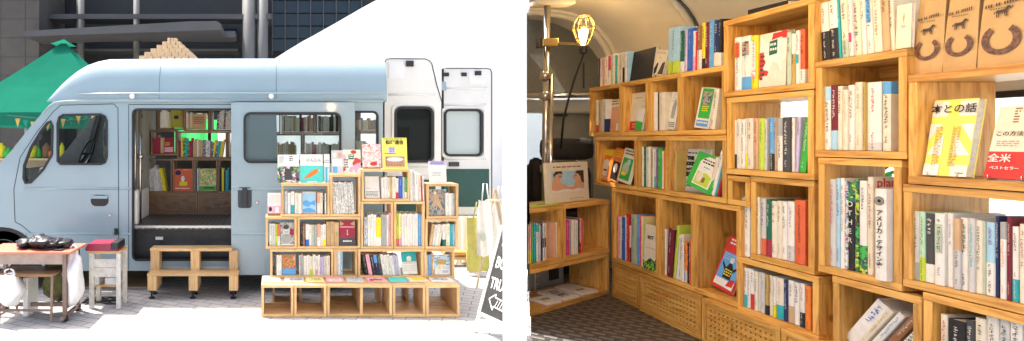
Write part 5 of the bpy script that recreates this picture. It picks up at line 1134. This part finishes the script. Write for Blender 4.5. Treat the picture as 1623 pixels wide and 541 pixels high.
wcov(993.4,1020,148,207,'cr','cream cover with a red lower band below the black cover',[(0,1,.02,.26,'rd'),('lines',.3,.8,.06,.2,2,'sa'),('lines',.35,.75,.82,.88,1,'gy')],'A1b',back=5)
wcov(1006,1021,172,208,'w','small white cover with green foot leaning below black cover',[(0,1,0,.4,'gn')],'A1b',lean=12,back=3,w=.01)
wcov(1055,1074,147,206,'w','white cover with grey artwork leaning in white book box',[('poly',[(.3,.3),(.7,.3),(.75,.7),(.5,.85),(.3,.6)],'gy'),('lines',.1,.9,.05,.2,3,'ch'),('lines',.2,.5,.7,.95,3,'pg')],'A1c',lean=7,back=6)
wcov(1100,1129,140,200,'w','white and green cover with a group photo, leaning',[(.12,.9,.25,.98,'gn'),(.22,.8,.58,.9,'art_person'),('lines',.3,.75,.4,.55,3,'yl'),(.1,.9,.05,.2,'sb'),('lines',.15,.85,.08,.16,1,'w')],'A1d',lean=7,back=6)
spine_book(WL, 1124, 1132.5, 143, BX['A1d'][0]+t_, 'cr', lean=9, w=.02, label=uniq('cream spine leaning behind the white and green group photo cover'), group=GR, seed=81)
wcov(945,971,236,284,'og','orange picture book with a purple spine and white shapes',[(.0,.1,0,1,'pp'),(.15,.95,.78,.95,'yl'),('disc',.55,.5,.25,.16,'w'),(.4,.75,.15,.4,'w'),(.45,.7,.3,.35,'bk'),('lines',.2,.9,.03,.12,2,'w')],'A2a',lean=3,back=10,yaw=-6)
wcov(964,984,236,286,'og','orange and black picture book between orange and white ones',[(.1,.95,.05,.6,'bk'),('disc',.5,.4,.22,.14,'w'),('lines',.15,.9,.7,.92,3,'yl')],'A2a',lean=8,back=10,w=.02,yaw=-6)
wcov(978,1005,237,291,'w','white picture book with a green garden illustration',[(.1,.9,.08,.72,'gn'),('disc',.45,.4,.26,.2,'sg'),(.2,.5,.2,.3,'yl'),('disc',.6,.6,.14,.1,'lb'),('lines',.15,.85,.78,.95,2,'ch')],'A2a',lean=7,back=10,w=.008,yaw=-6)
o = wcov(1072.5,1122,237,307,'pg','grey picture book cover with large black hand lettering',[('lines',.3,.75,.86,.92,1,'bk'),('poly',[(.2,.1),(.35,.16),(.5,.13),(.48,.11),(.35,.13),(.22,.07)],'ch')],'A2c',back=4,w=.06,th=.014)
for s_, z_, f_ in (('THE',.78,.11),('MICKERE',.65,.11),('and the',.53,.075),('BIG',.40,.14)): ctext(o, s_, 'bk', .42, z_, f_, bold=.0022)
wcov(1086,1138,247,311,'gn','bright green cover with an arched meadow picture, leaning',[('poly',[(.2,.1),(.85,.1),(.85,.75),(.78,.87),(.65,.94),(.45,.94),(.3,.87),(.2,.75)],'w'),('poly',[(.24,.13),(.8,.13),(.8,.42),(.6,.5),(.4,.46),(.24,.5)],'lm'),('disc',.4,.34,.12,.14,'cr'),(.5,.62,.22,.36,'br'),('lines',.3,.78,.7,.86,2,'bk'),('lines',.4,.7,.6,.65,1,'gn')],'A2c',lean=16,back=12,w=.004,th=.006)
o = wcov(1018.6,1040,358,436,'cr','cream magazine cover with a grassy green foot',[('poly',[(0,0),(1,0),(1,.3),(.8,.22),(.5,.28),(.2,.16),(0,.2)],'art_green'),('lines',.1,.9,.45,.5,1,'pk')],'A3a',back=4,w=.0)
ctext(o, 'IICT', 'bk', .48, .72, .1, bold=.001)
wcov(1074,1096,357,430,'ol','yellow green cover rising behind orange one',[(.05,.95,.8,.98,'yl')],'A3b',back=5,w=.10)
wcov(1079,1096,371,440,'og','orange cover with a dark stripe behind small books',[(.0,1,.72,.78,'bk'),('lines',.1,.9,.88,.94,1,'py')],'A3b',back=5,w=.06)
wcov(1126,1172,380,477,'rd','red picture book with blue night scene, alone in its box',[(.08,.93,.06,.7,'sb'),(.08,.93,.06,.2,'w'),('poly',[(.34,.22),(.7,.22),(.66,.44),(.56,.52),(.44,.52),(.36,.42)],'bk'),('disc',.5,.58,.09,.055,'w'),('poly',[(.36,.42),(.14,.52),(.16,.47),(.36,.34)],'bk'),('poly',[(.64,.42),(.86,.5),(.84,.45),(.64,.34)],'bk'),('lines',.36,.68,.26,.4,3,'yl'),('poly',[(.62,.1),(.9,.12),(.9,.26),(.7,.24)],'rd'),('lines',.15,.9,.83,.96,2,'w'),('lines',.6,.85,.75,.79,1,'bk'),('lines',.12,.9,.55,.68,3,'lb')],'A3c',lean=10,back=14,w=.05)
wcov(1202.5,1245,52,139,'cr','large abstract pink and cream art cover with dark label',[(0,1,0,1,'art_pink'),('poly',[(.36,.58),(.66,.6),(.66,.86),(.37,.84)],'dg'),('lines',.4,.64,.62,.8,2,'w'),('poly',[(.45,.86),(.95,.9),(.95,.98),(.5,.98)],'rd'),('poly',[(.2,.05),(.5,.45),(.7,.4),(.95,.1),(.8,.05),(.6,.3),(.4,.05)],'cr'),('lines',.05,.2,.1,.6,6,'ch'),('poly',[(.66,.7),(.8,.78),(.85,.55),(.75,.5)],'w')],'B1',back=2,w=.02,th=.03)
wcov(1419.6,1443,8,95,'cr','cream cover with a tiny dark emblem beside kraft bags',[('poly',[(.42,.52),(.5,.6),(.56,.72),(.5,.8),(.42,.7),(.46,.62)],'gd'),('lines',.35,.65,.46,.52,2,'br')],'C1',top=True,back=2,th=.012,w=.012,zb=2.044)
# flat dark book on the highest box
M = WL.M(WL.u(1178), .02, BX['B1'][1]+.001, 0, 0, .1)
o = MB().box(0,.17,0,.12,0,.002).box(0,.17,0,.12,.026,.028).box(0,.17,0,.002,.002,.026).build('book','paper_bk',M=M); tag(o, uniq('black book lying flat on the highest honey box'), 'book', GR)
MB().box(.002,.168,.0025,.119,.0025,.0255).build('page_block','pages',o)
# title cover and its neighbour on wire stands, leaning back
yb = wcov(1463,1532,160,276,'by','yellow and white cover with a giant character and black title',[('poly',[(0,.78),(.36,.78),(.36,.975),(0,.975)],'w'),('poly',[(.62,.78),(1,.78),(1,.975),(.62,.975)],'w'),('poly',[(0,.68),(.28,.68),(0,.46)],'w'),('poly',[(1,.68),(.70,.68),(1,.44)],'w'),('poly',[(.0,.27),(.36,.55),(.36,.27)],'w'),('poly',[(.62,.55),(1,.27),(.62,.27)],'w'),(0,.36,.0,.15,'w'),(.62,1,.0,.15,'w'),('lines',.16,.32,.12,.64,26,'gd'),('lines',.54,.72,.12,.64,26,'gd'),('lines',.75,.93,.03,.05,1,'ch')],'D1',back=9,w=.012,th=.022)
ctext(yb, '本との話', 'bk', .5, .87, .125, bold=.0004, sx=.95)
rb_ = wcov(1558,1650,170,276,'cr','cream cover with a wide red band beside the yellow title cover',[(0,1,0,.37,'rd'),('lines',.3,.42,.75,.97,6,'br'),(.6,.66,.75,.95,'sa'),('lines',.1,.5,.43,.52,3,'gy')],'D1',back=13,w=.012,th=.02)
ctext(rb_, 'この方法で', 'bk', .38, .61, .07, bold=.0003); ctext(rb_, '全米', 'w', .24, .27, .12, bold=.0004); ctext(rb_, 'ベストセラー', 'w', .36, .14, .05, bold=.0002)
for nm_, xa, xb in (('toward the column of plant magazines',1466,1537),('under the red banded cover',1562,1640)):
    s_ = MB()
    for x in (xa+10, xb-14):
        p = WL.pt(WL.u(x, 0), -.012, BX['D1'][0]+t_+.003); q = WL.pt(WL.u(x, 0), .10, BX['D1'][0]+t_+.003); r_ = WL.pt(WL.u(x, 0), .135, BX['D1'][0]+t_+.12)
        s_.tube([p+Vector((0,0,.014)), p, q, r_], .0016, 6)
    tag(s_.build('book_stand', 'chrome', smooth=True), uniq('thin wire book stand '+nm_), 'stand', 'wire book stands')
# kraft bags with horseshoe windows
def horse(mb, cx, cz, s, y):
    P = lambda pts: mb.poly([(cx+a*s, y, cz+b_*s) for a, b_ in pts])
    P([(-.5,.1),(-.45,.35),(-.1,.32),(.25,.38),(.4,.25),(.35,.05),(0,0),(-.3,0)]); P([(.2,.36),(.45,.7),(.62,.66),(.8,.42),(.7,.36),(.55,.45),(.4,.22)])
    for a in (-.45,-.3,.15,.3): P([(a,.08),(a+.1,.08),(a+.1+(.08 if a > 0 else -.05),-.45),(a+.03+(.08 if a > 0 else -.05),-.45)])
    P([(-.5,.3),(-.68,.1),(-.62,-.1),(-.52,.15)])
for i, (x0, x1, y1, lab) in enumerate(((1446,1493,118,'kraft paper bag with horseshoe window beside the cream cover'),(1494,1546.5,113,'kraft paper bag with horseshoe window between two like it'),(1549,1626,106,'kraft paper bag with horseshoe window farthest from cream cover'))):
    u0, u1 = WL.u(x0, .01), WL.u(x1, .01); wd = u1-u0; hh = .26
    o = thing('paper_bag', uniq(lab), 'bag', WL.M(u0, .01, BX['D1'][1]+.001, 0, R(3)), 'kraft bags above the yellow title cover')
    mb = MB(); rows = []
    for z_, ins, dp in ((0,0,.075),(.05,-.001,.078),(.15,.002,.07),(.22,.004,.035),(hh,.003,.008)):
        yf = .03*(z_/hh)**2*.3; rows.append([(ins,yf,z_),(wd*.3,yf-.003,z_),(wd*.7,yf-.003,z_),(wd-ins,yf,z_),(wd-ins-.003,yf+dp*.5,z_),(wd-ins,yf+dp,z_),(ins,yf+dp,z_),(ins+.003,yf+dp*.5,z_),(ins,yf,z_)])
    mb.grid(rows); mb.poly([rows[0][k] for k in range(8)]).poly([rows[-1][k] for k in range(8)]); mb.build('bag_body', 'kraft', o, smooth=False)
    g = MB(); cx, cz = wd*.5, .075; n = 16; s_ = min(wd, .1)*.42
    pts_o = [(cx+s_*math.cos(R(-55+290*k/n+ -(0))-0), 0) for k in range(n+1)]
    ring_o, ring_i = [], []
    for k in range(n+1):
        a = R(125+290*k/n)   # open at the top
        ring_o.append((cx+s_*math.cos(a), -.0052, cz+s_*1.05*math.sin(a))); ring_i.append((cx+s_*.62*math.cos(a), -.0052, cz+s_*.68*math.sin(a)))
    g.grid([ring_o, ring_i]); g.build('horseshoe_window', 'coffee', o)
    g = MB(); horse(g, wd*.5, cz+s_*1.75, .026, -.0050); g.build('horse_emblem', 'ink', o)
    g = MB(); rr = random.Random(i)
    for k in range(13): 
        xx = wd*.14+k*wd*.056; 
        if k not in (3, 6): g.quad((xx,-.0046,.167+.0006*k), (xx+wd*.035,-.0046,.167+.0006*k), (xx+wd*.035,-.0046,.176+.0006*k), (xx,-.0046,.176+.0006*k))
    for k in range(9): g.quad((wd*.25+k*wd*.056,-.0046,.161), (wd*.25+k*wd*.056+wd*.03,-.0046,.161), (wd*.25+k*wd*.056+wd*.03,-.0046,.164), (wd*.25+k*wd*.056,-.0046,.164))
    g.build('bag_print', 'ink', o)
wrow('D2', [(1443,1456.6,335,'pg',dict(band=('gy',.26),ink='nv')),(1457,1466,336,'mt',dict(band=('lm',.35),ink='dr')),(1466.4,1480.6,339,'ch',dict(band=('w',.27),ink='w')),(1481,1496.6,339,'w',dict(pic=('sg',.45,.85))),(1497,1501.6,338,'w'),(1502,1511,339,'w',dict(ink='bl')),(1511.4,1521.6,347,'pg',dict(top=('tn',.45))),(1522,1534.6,346,'w'),(1535,1544.6,347,'pg',dict(ink='tl')),(1545,1557.6,350,'cr'),(1558,1562,352,'sg'),(1562.6,1577,353,'lb',dict(band=('w',.45),ink='pp')),(1577.6,1584,343,'nv'),(1584.6,1595,353,'w',dict(top=('gy',.22),ink='og')),(1595.6,1603.4,345,'mr',dict(ink='cr')),(1604,1615,360,'w',dict(band=('tl',.3))),(1615.6,1626,356,'cr',dict(ink='dr')),(1626.6,1640,352,'w',dict(ink='bl'))], 'under the yellow title cover')
wrow('D3', [(1474.6,1490,507,'w',dict(ink='gy')),(1490.6,1501.6,499,'cr',dict(ink='rd')),(1502.2,1529.6,508,'bk',dict(ink='w')),(1530.2,1544.8,508,'ch',dict(ink='w')),(1545.4,1561.8,505,'cr',dict(ink='bk')),(1562.4,1583.6,503,'w',dict(ink='ch')),(1584.2,1600,505,'pg',dict(ink='bk')),(1600.6,1620,503,'w'),(1620.6,1640,500,'ch',dict(ink='w'))], 'in lowest wide box')
GZ = 'slumped books in the low box'
for i, (x, th_k, ht, col, ink, lab) in enumerate(((1352,.045,.20,'w','bl','thick white book leaning steeply, first of the slumped books'),(1376,.022,.19,'cr','gd','cream book leaning steeply behind the thick white one'),(1388,.022,.185,'w','sb','white and blue book leaning in the slumped row'),(1399,.024,.19,'br','cr','brown book leaning between white and flecked ones'),(1412,.024,.185,'art_blackdot','bk','black flecked book leaning in the slumped row'),(1425,.022,.19,'ch','w','charcoal book leaning last in the slumped row'))):
    u0 = WL.u(1333, .02)+.012+i*.036; u1_ = u0+th_k/math.cos(R(33))
    # spine given by its own size: convert to image columns for the shared builder
    M0 = WL.M(u0, .02, 1.02+th_k*math.sin(R(33)), R(33))
    o = spine_book(WL, 1340, 1350, 0, 1.02, col, ink=ink, htop=ht, w=.02, label=uniq(lab), group=GZ, seed=500+i)
    sc_ = th_k/max(.004, (WL.u(1350,.02)-WL.u(1340,.02)))
    o.matrix_basis = M0 @ Matrix.Diagonal((sc_, 1, 1, 1))
# ---------------------------------------------------------------- low shelf across the cab end
GO = 'low boxes across the cab end'
zl0, zl1 = 1.05, 1.378
crate_box(LO, 893.5, 967, zl0, zl1, 'low honey box of magenta and cream spines beside the seat', depth=.19, wd='honey', group=GO)
def cut_box(x1, z0, z1, dp, label):
    # runs up against the partition, so its end is cut slantwise and has no side panel there
    ub = LO.u(x1)-.0015; r_ = thing('wooden_box', uniq(label), 'box', LO.M(0, 0, z0), GO); t = .024; hh = z1-z0-.0012
    pl_ = [(-.845, 0), (ub, 0), (ub, dp), (-.845+dp*1.53, dp)]
    for nm, a0, a1 in (('bottom_panel', 0, t), ('top_panel', hh-t, hh)):
        mb = MB(); mb.poly([(p[0], p[1], a0) for p in pl_[::-1]]).poly([(p[0], p[1], a1) for p in pl_])
        for i in range(4): p, q = pl_[i], pl_[(i+1) % 4]; mb.quad((p[0],p[1],a0), (q[0],q[1],a0), (q[0],q[1],a1), (p[0],p[1],a1))
        mb.build(nm, 'honey_x', r_)
    MB().box(ub-t, ub-.001, .001, dp-.001, t+.0004, hh-t-.0004).build('side_panel', 'honey_z', r_)
cut_box(893, zl0, zl1, .19, 'low honey box of teal and navy spines under green leaflet')
cut_box(966, FI+.002, zl0-.001, .24, 'long low honey box with booklets lying inside')
GQ = 'books in the low boxes at the cab end'
row(LO, zl0+.025, [(836.4,839.2,359.5,'tn'),(839.4,842,356,'pk',dict(band=('yl',.3))),(842.3,845.2,355,'gn'),(845.5,849,355,'tl'),(849.4,853.8,356,'w',dict(top=('tl',.2))),(854.2,857,357,'pg'),(857.2,859.6,355,'nv'),(860,863,354,'w',dict(pic=('ch',.35,.6))),(863.3,866,354,'cr',dict(pic=('ch',.35,.6)))], 'under the green leaflet', GQ, seed=61, w=.02, yaw=R(-57), d=.11)
row(LO, zl0+.025, [(878.6,881,354,'sa'),(881.3,884.6,353,'cr'),(884.9,886,353,'dg'),(886.2,889,352,'og',dict(top=('w',.25))),(889.3,892,352,'w',dict(ink='bk')),(892.3,896.8,350,'w',dict(ink='rd')),(897.2,900,350,'mg'),(900.2,903,350,'mg',dict(ink='w')),(903.3,905.8,350,'gy'),(906,908.8,349,'cr'),(909,911.4,349,'cr',dict(ink='br')),(911.6,914,349,'w'),(914.2,916.6,349,'cr',dict(ink='gy')),(917,919.2,348,'bk'),(919.4,922,347,'pk',dict(band=('rd',.3))),(922.2,925.6,347,'tg')], 'in magenta spine box', GQ, seed=62, w=.02)
fb = face_book(LO, 869, 934, 258, 322, 'cr', zb=zl1+.001, w=.05, back=3, th=.02, label=uniq('cream photo book of two smiling children on the low boxes'), group='covers on the low boxes', art=[(.1,.88,.26,.78,'lb'),(.1,.88,.26,.4,'w'),('poly',[(.1,.5),(.16,.62),(.26,.62),(.32,.5),(.45,.4),(.68,.36),(.66,.31),(.4,.33),(.2,.3),(.1,.32)],'sa'),('disc',.26,.66,.10,.09,'sa'),('poly',[(.14,.70),(.2,.78),(.34,.78),(.36,.7),(.28,.73),(.18,.68),(.16,.6)],'bk'),('poly',[(.88,.48),(.78,.6),(.7,.55),(.6,.38),(.5,.33),(.56,.30),(.72,.33),(.88,.3)],'sa'),('disc',.72,.62,.10,.09,'sa'),('poly',[(.66,.72),(.72,.78),(.88,.78),(.88,.45),(.82,.48),(.79,.62),(.74,.7)],'bk'),('lines',.14,.86,.84,.9,1,'br'),('lines',.5,.9,.06,.09,1,'gd'),(.27,.32,.645,.665,'ch'),(.66,.7,.645,.665,'ch')])
o = MB().poly([(0,0,.003),(.29,0,.003),(.29,.12,.003),(.2,.12,.003)]).poly([(.2,.12,0),(.29,.12,0),(.29,0,0),(0,0,0)]).quad((0,0,0),(.29,0,0),(.29,0,.003),(0,0,.003)).quad((.29,0,0),(.29,.12,0),(.29,.12,.003),(.29,0,.003)).quad((.29,.12,0),(.2,.12,0),(.2,.12,.003),(.29,.12,.003)).quad((.2,.12,0),(0,0,0),(0,0,.003),(.2,.12,.003)).build('leaflet', 'paper_lm', M=LO.M(-.82, .01, zl1+.001)); tag(o, uniq('glossy lime green leaflet lying on the low boxes by the pole'), 'leaflet')
MB().quad((.08,.02,.0033),(.27,.02,.0033),(.27,.1,.0033),(.2,.1,.0033)).build('cover_print', 'art_map', o)
for i, (ux, bwd, bdp, lab) in enumerate(((-.655,.13,.11,'white booklet with dark title lying low nearest the partition'),(-.49,.15,.17,'white booklet with a grey sketch lying low'),(-.29,.16,.18,'white booklet lying low by the perforated crate'))):
    o = MB().box(0,bwd,0,bdp,0,.012).build('booklet', 'paper_w', M=LO.M(ux, .018, FI+.0275, 0, 0, -.07)); tag(o, uniq(lab), 'booklet', 'booklets lying in the low box')
    MB().quad((.03,.03,.0123),(bwd-.03,.03,.0123),(bwd-.03,bdp-.03,.0123),(.03,bdp-.03,.0123)).build('cover_print', ['paper_cr','art_grey','paper_cr'][i], o)
    g = MB()
    for k in range(4): g.quad((.034+k*.02,.05,.0126),(.046+k*.02,.05,.0126),(.05+k*.02,.07,.0126),(.038+k*.02,.07,.0126))
    g.build('cover_lettering', 'paper_bk', o)
# pale metal panel behind the low shelf
pnl = thing('cab_panel', 'pale grey metal panel with rivet holes behind the low boxes', 'panel', LO.M(0, .30, FI))
MB().box(-.385,.0,0,.012,0,.26).build('sheet', 'grey_panel', pnl)
MB().box(-.17,-.07,-.01,-.001,.04,.19).build('socket', 'rubber', pnl)
mb = MB()
for k in range(9): mb.box(-.30+.002*k,-.29+.002*k,-.004,-.001,.03+k*.024,.04+k*.024)
mb.box(-.33,-.32,-.006,-.001,.0,.25); mb.build('seam_strip', 'worn_white', pnl)
# driver's seat
YS = 3.78
st = thing('driver_seat', 'black cab seat with wide headrest behind the low boxes', 'seat', (X_(905,YS), YS, FI)); so_ = (X_(905,YS), YS, FI)
mb = MB().cbox(X_(869,YS), X_(945,YS), YS, YS+.16, Z_(254,YS), Z_(219,YS), .05); ob_ = mb.build('headrest', 'seat_fabric', st, so_)
for p in ob_.data.polygons: p.use_smooth = True
mb = MB().cbox(X_(838,YS), X_(946,YS), YS+.03, YS+.22, FI+.45, Z_(262,YS), .07); mb.build('seat_back', 'seat_fabric', st, so_)
mb = MB().cbox(X_(838,YS), X_(858,YS), YS-.05, YS+.02, FI+.45, Z_(250,YS), .06); mb.build('side_bolster', 'seat_fabric', st, so_)
MB().tube([(X_(888,YS), YS+.09, Z_(266,YS)), (X_(888,YS), YS+.09, Z_(250,YS))], .008, 8).tube([(X_(926,YS), YS+.09, Z_(266,YS)), (X_(926,YS), YS+.09, Z_(250,YS))], .008, 8).build('headrest_post', 'chrome', st, so_)
MB().cbox(X_(850,YS), X_(950,YS), YS-.02, YS+.3, FI+.25, FI+.45, .05).build('cushion', 'seat_fabric', st, so_)
MB().box(X_(855,YS), X_(946,YS), YS+.05, YS+.28, FI, FI+.25).build('seat_base', 'black_plastic', st, so_)
# chrome pole with clamp, caged lamp and cord
YP = 3.62
pl = thing('chrome_pole', 'tall chrome pole standing from floor to ceiling beside the seat', 'pole', (X_(865,YP), YP, FI)); pp_ = (X_(865,YP), YP, FI)
xb, xt = X_(861,YP), X_(867.5,YP)
mb = MB().tube([(xb, YP, FI), (xt, YP, 2.66)], .021, 14); mb.build('tube', 'chrome', pl, pp_, smooth=True)
mb = MB().tube([(xb+.04, YP-.01, FI), (xt+.02, YP-.01, Z_(118,YP))], .015, 10); mb.build('inner_tube', 'chrome', pl, pp_, smooth=True)
mb = MB()
for y_ in (268, 152, 120): 
    z = Z_(y_,YP); mb.tube([(xb+(xt-xb)*.4, YP, z-.025), (xb+(xt-xb)*.4, YP, z+.025)], .033, 12)
mb.build('collar', 'chrome', pl, pp_, smooth=True)
MB().cbox(xt-.10, xt+.16, YP-.06, YP+.06, 2.655, 2.685, .008).build('ceiling_bracket', 'shell_cream', pl, pp_)
MB().cbox(xt-.05, xt+.06, YP-.035, YP+.03, Z_(75,YP), Z_(62,YP), .006).build('clamp', 'brass', pl, pp_); MB().cbox(xt-.065, xt-.04, YP-.03, YP+.03, Z_(76,YP), Z_(60,YP), .004).build('clamp_pad', 'black_plastic', pl, pp_)
def cage_lamp(name, C_, label, arm=None, power=10, cord=None, group=None):
    l_ = thing(name, label, 'lamp', C_, group)
    if arm: MB().tube([Vector(arm)-Vector(C_), (-.03, 0, -.075)], .008, 8).build('arm', 'brass', l_)
    MB().lathe([(.02,-.14),(.026,-.13),(.026,-.09),(.018,-.085)], 0, 0, 0, 'z', 14).build('lamp_holder', 'black_plastic', l_, smooth=True)
    MB().lathe([(.012,-.085),(.014,-.07),(.026,-.03),(.029,-.005),(.024,.018),(.014,.030),(.004,.034)], 0, 0, 0, 'z', 16).build('bulb', 'filament', l_, smooth=True)
    mb = MB(); nb = 8
    for k in range(nb):
        a = 2*math.pi*k/nb; ca, sa = math.cos(a), math.sin(a)
        mb.tube([(.02*ca,.02*sa,-.085), (.045*ca,.045*sa,-.04), (.066*ca,.066*sa,.03), (.06*ca,.06*sa,.065), (.032*ca,.032*sa,.11)], .0032, 6)
    for r_, z in ((.066,.03),(.045,-.04),(.032,.11)): mb.tube([(r_*math.cos(R(k*20)), r_*math.sin(R(k*20)), z) for k in range(19)], .0035, 6, cap=False)
    mb.build('wire_cage', 'brass', l_, smooth=True)
    if cord:
        MB().tube([Vector(p)-Vector(C_) for p in cord], .007, 6).build('cord', 'rubber', l_, smooth=True)
    li = bpy.data.lights.new('lamp_light', 'POINT'); li.energy = power; li.specular_factor = .25; li.color = (1, .62, .27); li.shadow_soft_size = .05
    lo_ = bpy.data.objects.new('lamp_light', li); COL.objects.link(lo_); lo_.parent = l_; lo_.location = (0, 0, .07)
    return l_
YL = 3.5
cL = at(925, 52, YL)
cage_lamp('caged_lamp', tuple(cL), 'lit bulb in a brass wire cage clamped to the chrome pole', arm=(xt+.05, YP-.02, Z_(69,YP)), power=LAMP[0], cord=[tuple(cL+Vector((0,0,-.14))), tuple(at(912, 120, 3.55)), tuple(at(903, 150, 3.6)), tuple(at(893, 190, 3.68)), tuple(at(889, 235, 3.76))])
tag(MB().tube([at(925, 100, 3.9), at(925, 140, 3.95)], .006, 6).build('hood_cord', 'rubber'), 'short black cord against the dark cab hood', 'cord')
for k, (x, y, z) in enumerate(((1.08, 1.38, 2.34), (1.32, 2.2, 2.48))):  # two lamps added out of view to brighten the shelf wall
    cage_lamp('caged_lamp', (x, y, z), ['lit caged ceiling lamp over the aisle, above the paper bags','lit caged ceiling lamp over the aisle, mid way along'][k], power=LAMP[1+k], cord=[(x, y, z+.05), (x, y, 2.69)])
rows = []
for j in range(6): rows.append([(3.3+.28*j+.03*math.sin(k*.9+j*.3), -.5+k*.2, .04+2.5*j/5) for k in range(30)])
tag(MB().grid(rows).build('canvas_screen', 'white_paint', smooth=True), 'white canvas screen standing outside the interior side windows', 'screen')  # added reflector, makes the gaps at the side windows bright
# green plant seen outside the side window
pt_ = thing('potted_plant', 'small green plant outside the window behind the plant magazines', 'plant', tuple(WL.pt(WL.u(1385,.6), .62, 1.35)))
MB().lathe([(.05,0),(.065,.12),(.06,.12)], 0, 0, 0, 'z', 14).build('pot', 'paper_tn', pt_, smooth=True)
mb = MB(); rr = random.Random(2)
for k in range(70):
    a, b_ = rr.uniform(0, 6.28), rr.uniform(.2, 1.3); l = rr.uniform(.08, .2); c0 = Vector((l*math.cos(a)*math.cos(b_)*.6, l*math.sin(a)*math.cos(b_)*.6, .12+l*math.sin(b_)))
    t1 = Vector((rr.uniform(-1,1), rr.uniform(-1,1), rr.uniform(-.5,1))).normalized()*.03; t2 = t1.cross(Vector((rr.uniform(-1,1), rr.uniform(-1,1), rr.uniform(-1,1)))).normalized()*.011
    mb.quad(c0-t1, c0+t2, c0+t1, c0-t2)
mb.build('leaves', 'paper_gn', pt_)
ldg = MB().box(0,.5,0,.2,0,.02).build('ledge', 'white_paint', M=WL.M(WL.u(1385,.6)-.25, .52, 1.328)); tag(ldg, 'white ledge outside the window carrying the small plant', 'ledge')
for dx in (.04,.44): MB().box(dx,dx+.03,.08,.11,-1.325,-.001).build('ledge_leg', 'white_paint', ldg)
# ================================================================= light and camera
sun_dir = Vector((-.36, .25, 1.0)).normalized()
el = math.asin(sun_dir.z); az = math.atan2(sun_dir.x, sun_dir.y)
L = bpy.data.lights.new('sun', 'SUN'); L.energy = SUN; L.angle = R(.6); L.color = (1, .95, .87)
so2 = bpy.data.objects.new('sun', L); COL.objects.link(so2); so2.rotation_euler = (-sun_dir).to_track_quat('-Z', 'Y').to_euler(); so2.location = (0, 0, 12)
wd_ = bpy.data.worlds.new('World'); sc.world = wd_; wd_.use_nodes = True; nt = wd_.node_tree
sky = nt.nodes.new('ShaderNodeTexSky'); sky.sky_type = 'NISHITA'; sky.sun_disc = False; sky.sun_elevation = el; sky.sun_rotation = az; sky.dust_density = 5.0; sky.air_density = .8; sky.ozone_density = .2
nt.links.new(sky.outputs[0], nt.nodes['Background'].inputs['Color']); nt.nodes['Background'].inputs['Strength'].default_value = SKY
cam = bpy.data.cameras.new('camera'); co_ = bpy.data.objects.new('camera', cam); COL.objects.link(co_); co_.location = (0, 0, H); co_.rotation_euler = (R(90), 0, 0)
cam.sensor_width = 36; cam.sensor_fit = 'HORIZONTAL'; cam.lens = F/W*36; cam.shift_x = (W/2-PX)/W; cam.shift_y = (PY-HT/2)/W; cam.clip_end = 500; cam.clip_start = .05
sc.camera = co_
sc.view_settings.view_transform = 'Standard'; sc.view_settings.look = 'None'; sc.view_settings.exposure = EXPO; sc.view_settings.gamma = 1; sc.view_settings.use_curve_mapping = False
sc.cycles.use_denoising = True; sc.cycles.max_bounces = 8; sc.cycles.transparent_max_bounces = 12; sc.cycles.sample_clamp_indirect = 6
